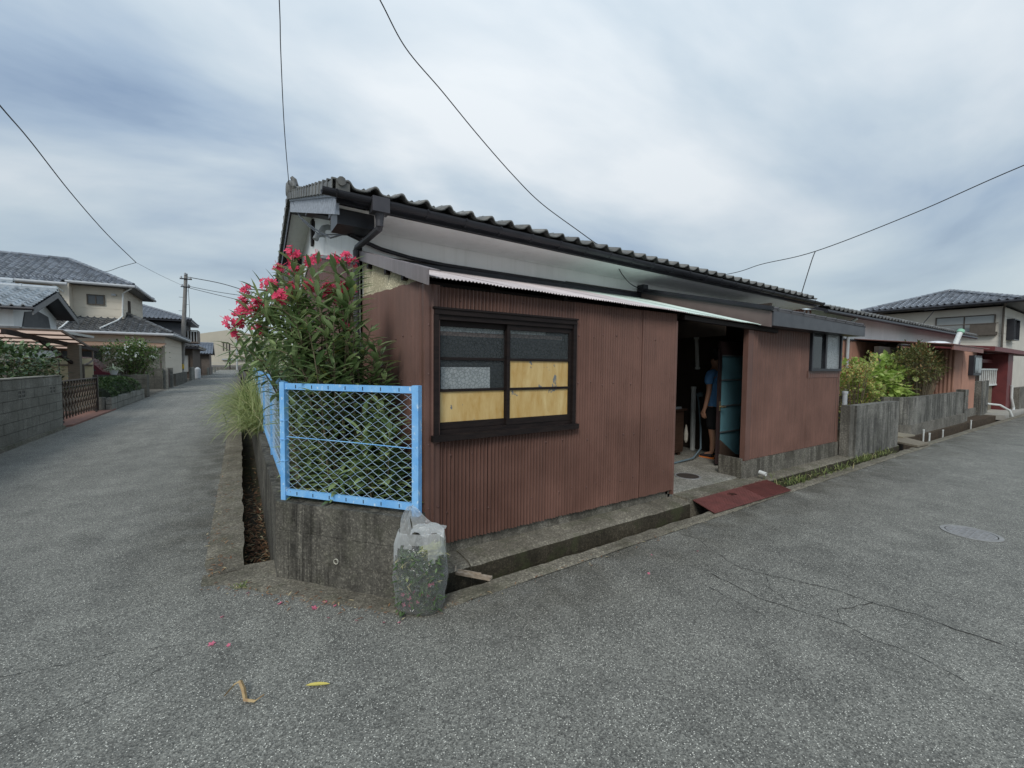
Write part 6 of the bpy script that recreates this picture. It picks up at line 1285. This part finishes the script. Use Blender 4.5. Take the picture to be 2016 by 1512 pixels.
window(DH, 'y', -5.0, -4.0, .6, 2.2, 49.17, BRF, GLP, True, .07)
mb = MB(); mb.lathe((-3.3, 48.2, 0), [(.2, 0), (.24, .08), (.24, .9), (.15, 1.02), (.06, 1.08)], 14); obj('gas_cylinder', mb, PV, None, 'grey gas cylinder beside the dark timber house', 'gas cylinder')
blockwall('low grey wall in front of the dark timber house', -3.6, -3.45, 44.5, 47.6, 1.1, BLK)
# ---- shed further down
SD = thing('shed', (-4.5, 65, 0), 'weathered shed with blue grey gable roof far down the lane', 'shed')
mb = MB(); mb.ext([(-3.1, 62.6, 0), (-3.1, 66.6, 0), (-3.1, 66.6, 2.5), (-3.1, 64.6, 3.5), (-3.1, 62.6, 2.5)], (-4, 0, 0)); obj('wall', mb, M('weathered boards', (.16, .13, .11), (.12, .1, .085), .85), SD)
gable_roof(SD, -7.6, -2.75, 64.6, 2.5, 2.55, 3.8, M('slate blue tiles', (.16, .19, .23), (.2, .23, .27), .4, 5, island=.2))
mb = MB(); mb.box(-5.6, -4.0, 62.5, 62.58, .1, 2.1); obj('shed_door', mb, M('brown shutter', (.2, .14, .11)), SD)
for y in (61, 68, 76): blockwall('short grey wall by the shed far down the lane, %s' % {61: 'nearest', 68: 'middle', 76: 'farthest'}[y], -3.3, -3.15, y, y+2.5, .9, BLK)
# ---- big beige hall closing the lane
BB = thing('hall', (-2, 108, 0), 'large plain beige hall closing the far end of the lane', 'building')
HALL = M('beige metal cladding', (.55, .50, .40), (.50, .46, .37), .7, .6)
mb = MB(); mb.ext([(-14, 108, 0), (10, 108, 0), (10, 108, 6.6), (-2.2, 108, 8.3), (-9, 108, 6.9), (-14, 108, 6.7)], (0, 20, 0)); obj('wall', mb, HALL, BB)
for i in range(40): mb = MB(); x = -14+i*.6; mb.box(x, x+.585, 107.97, 108, .9, min(6.6, 6.7+max(0, (x+9)*.2) if x < -2.2 else 8.2-(x+2.2)*.14)); obj('cladding_panel', mb, HALL, BB)
for x in (-2.9, -2.35): mb = MB(); mb.box(x-.1, x+.1, 107.9, 107.96, 3.9, 5.6); obj('slot_window', mb, BRF, BB)
mb = MB(); mb.box(-3.2, -2.0, 107.88, 107.96, 5.6, 5.75); obj('window_hood', mb, BRF, BB)
mb = MB(); mb.box(-3.2, 1.2, 107.6, 107.96, 2.0, 2.25); obj('canopy', mb, PV, BB)
window(BB, 'y', -8.6, -7.6, 4.9, 5.4, 107.96, BRF, GLD, True, .08)
mb = MB(); mb.box(-14, 10, 107.9, 107.965, 0, .85); obj('plinth', mb, M('grey plinth', (.2, .19, .18)), BB)
mb = MB(); mb.box(-6, 10, 104.2, 104.4, 0, .5); obj('low_wall', mb, CONC, None, 'low grey wall at the foot of the beige hall', 'wall')
for i in range(9):
    x = -5.5+i*1.6; mb = MB(); mb.box(x-.03, x+.03, 104.27, 104.33, .5, 1.4); 
    if i == 0: mb.box(-5.5, 8, 104.28, 104.32, 1.36, 1.41); mb.box(-5.5, 8, 104.28, 104.32, .9, .94)
    if i == 0: FNC = obj('guard_fence', mb, PV, None, 'thin grey guard fence below the beige hall', 'fence')
    else: obj('post', mb, PV, None) if False else None
mb = MB(); mb.tube([(-1.78, 103.5, 0), (-1.75, 103.5, 5.4)], .14, 8); obj('sign_post', mb, M('dark brown post', (.06, .05, .045)), None, 'thin dark post at the end of the lane', 'post')
mb = MB(); mb.tube([(-.55, 103.0, 0), (-.55, 103.0, 6.8)], .16, 8); obj('utility_pole', mb, M('pale pole', (.45, .46, .46)), None, 'pale grey pole at the end of the lane', 'pole')

# ================================================================ overhead wires
WIRE = M('black cable', (.02, .02, .022), (.03, .03, .032), .6)
def spline(pts, n=10):
    P = [Vector(p) for p in pts]; P = [P[0]*2-P[1]]+P+[P[-1]*2-P[-2]]; o = []
    for i in range(1, len(P)-2):
        for k in range(n):
            t = k/n; a, b, c, d = P[i-1:i+3]; o.append(tuple(.5*((2*b)+(c-a)*t+(2*a-5*b+4*c-d)*t*t+(3*b-a-3*c+d)*t**3)))
    return o+[tuple(P[-2])]
def wire(pts, r, label): mb = MB(); mb.tube(spline(pts), r, 6); obj('overhead_wire', mb, WIRE, None, label, 'wire', 'overhead wires')
wire([(.25, 4.0, 6.2), (.46, 5.89, 5.88), (.52, 6.55, 5.72), (.64, 7.64, 5.27), (.80, 8.75, 4.72)], .006, 'wire rising almost straight up from the roof corner of the house')
w2p = [(1.26, 4.51, 5.29), (1.6, 4.72, 5.08), (2.08, 4.84, 4.85), (2.61, 4.93, 4.54), (3.19, 4.98, 4.19), (3.7, 5.0, 3.92)]
wire([(-.6, 3.35, 6.3), (.85, 4.22, 5.5)] + w2p + [(4.27, 4.30, 3.40), (4.3, 4.31, 3.37)][:0] + [(4.24, 4.7, 3.50), (4.7, 4.6, 3.25), (5.1, 4.75, 3.05), (5.6, 4.95, 2.95), (6.3, 5.03, 2.87)], .007, 'slack twisted drop wire hanging down to the white house wall')
wire([(14.0, -1, 6.6), (14.11, 1.87, 5.95), (14.15, 3.6, 5.46), (13.79, 5.59, 4.9), (14.6, 7.46, 5.01), (14.98, 9.0, 4.97), (15.2, 13, 5.2)], .011, 'wire crossing the sky above the right end of the tiled roof')
wire([(13.79, 5.59, 4.9), (13.75, 5.64, 4.7), (13.6, 5.7, 4.2), (13.43, 5.76, 3.64)], .012, 'short drop from the right hand wire to the roof')
wire([(-6.0, 14, 9.6), (-6.55, 21.34, 10.0), (-6.95, 25.18, 10.39), (-6.93, 29.9, 9.9), (-6.52, 34.36, 9.1), (-5.89, 38.67, 8.34)], .022, 'long wire coming down the left sky toward the beige house')
wire([(-5.89, 38.67, 8.34), (-7.0, 40.5, 8.25), (-8.28, 42.58, 8.1), (-9.5, 41, 7.6)], .018, 'side branch of the left wire above the beige roof')
wire([(-3.57, 43.74, 8.5), (-1.21, 42.19, 7.99), (1.03, 40.11, 7.15), (4, 38, 6.3)], .028, 'top wire running right from the utility pole')
wire([(-3.52, 43.66, 7.75), (-1.39, 42.03, 7.25), (1.02, 40.09, 6.82), (4, 38, 6.4)], .02, 'middle wire running right from the utility pole')
wire([(-3.52, 43.65, 7.63), (-1.39, 42.01, 7.0), (1.02, 40.07, 6.33), (4, 38, 5.6)], .02, 'lowest wire running right from the utility pole')
wire([(-5.89, 38.67, 8.34), (-4.9, 41.0, 8.0), (-3.9, 43.6, 7.78)], .010, 'thin wire joining the left wire to the utility pole')
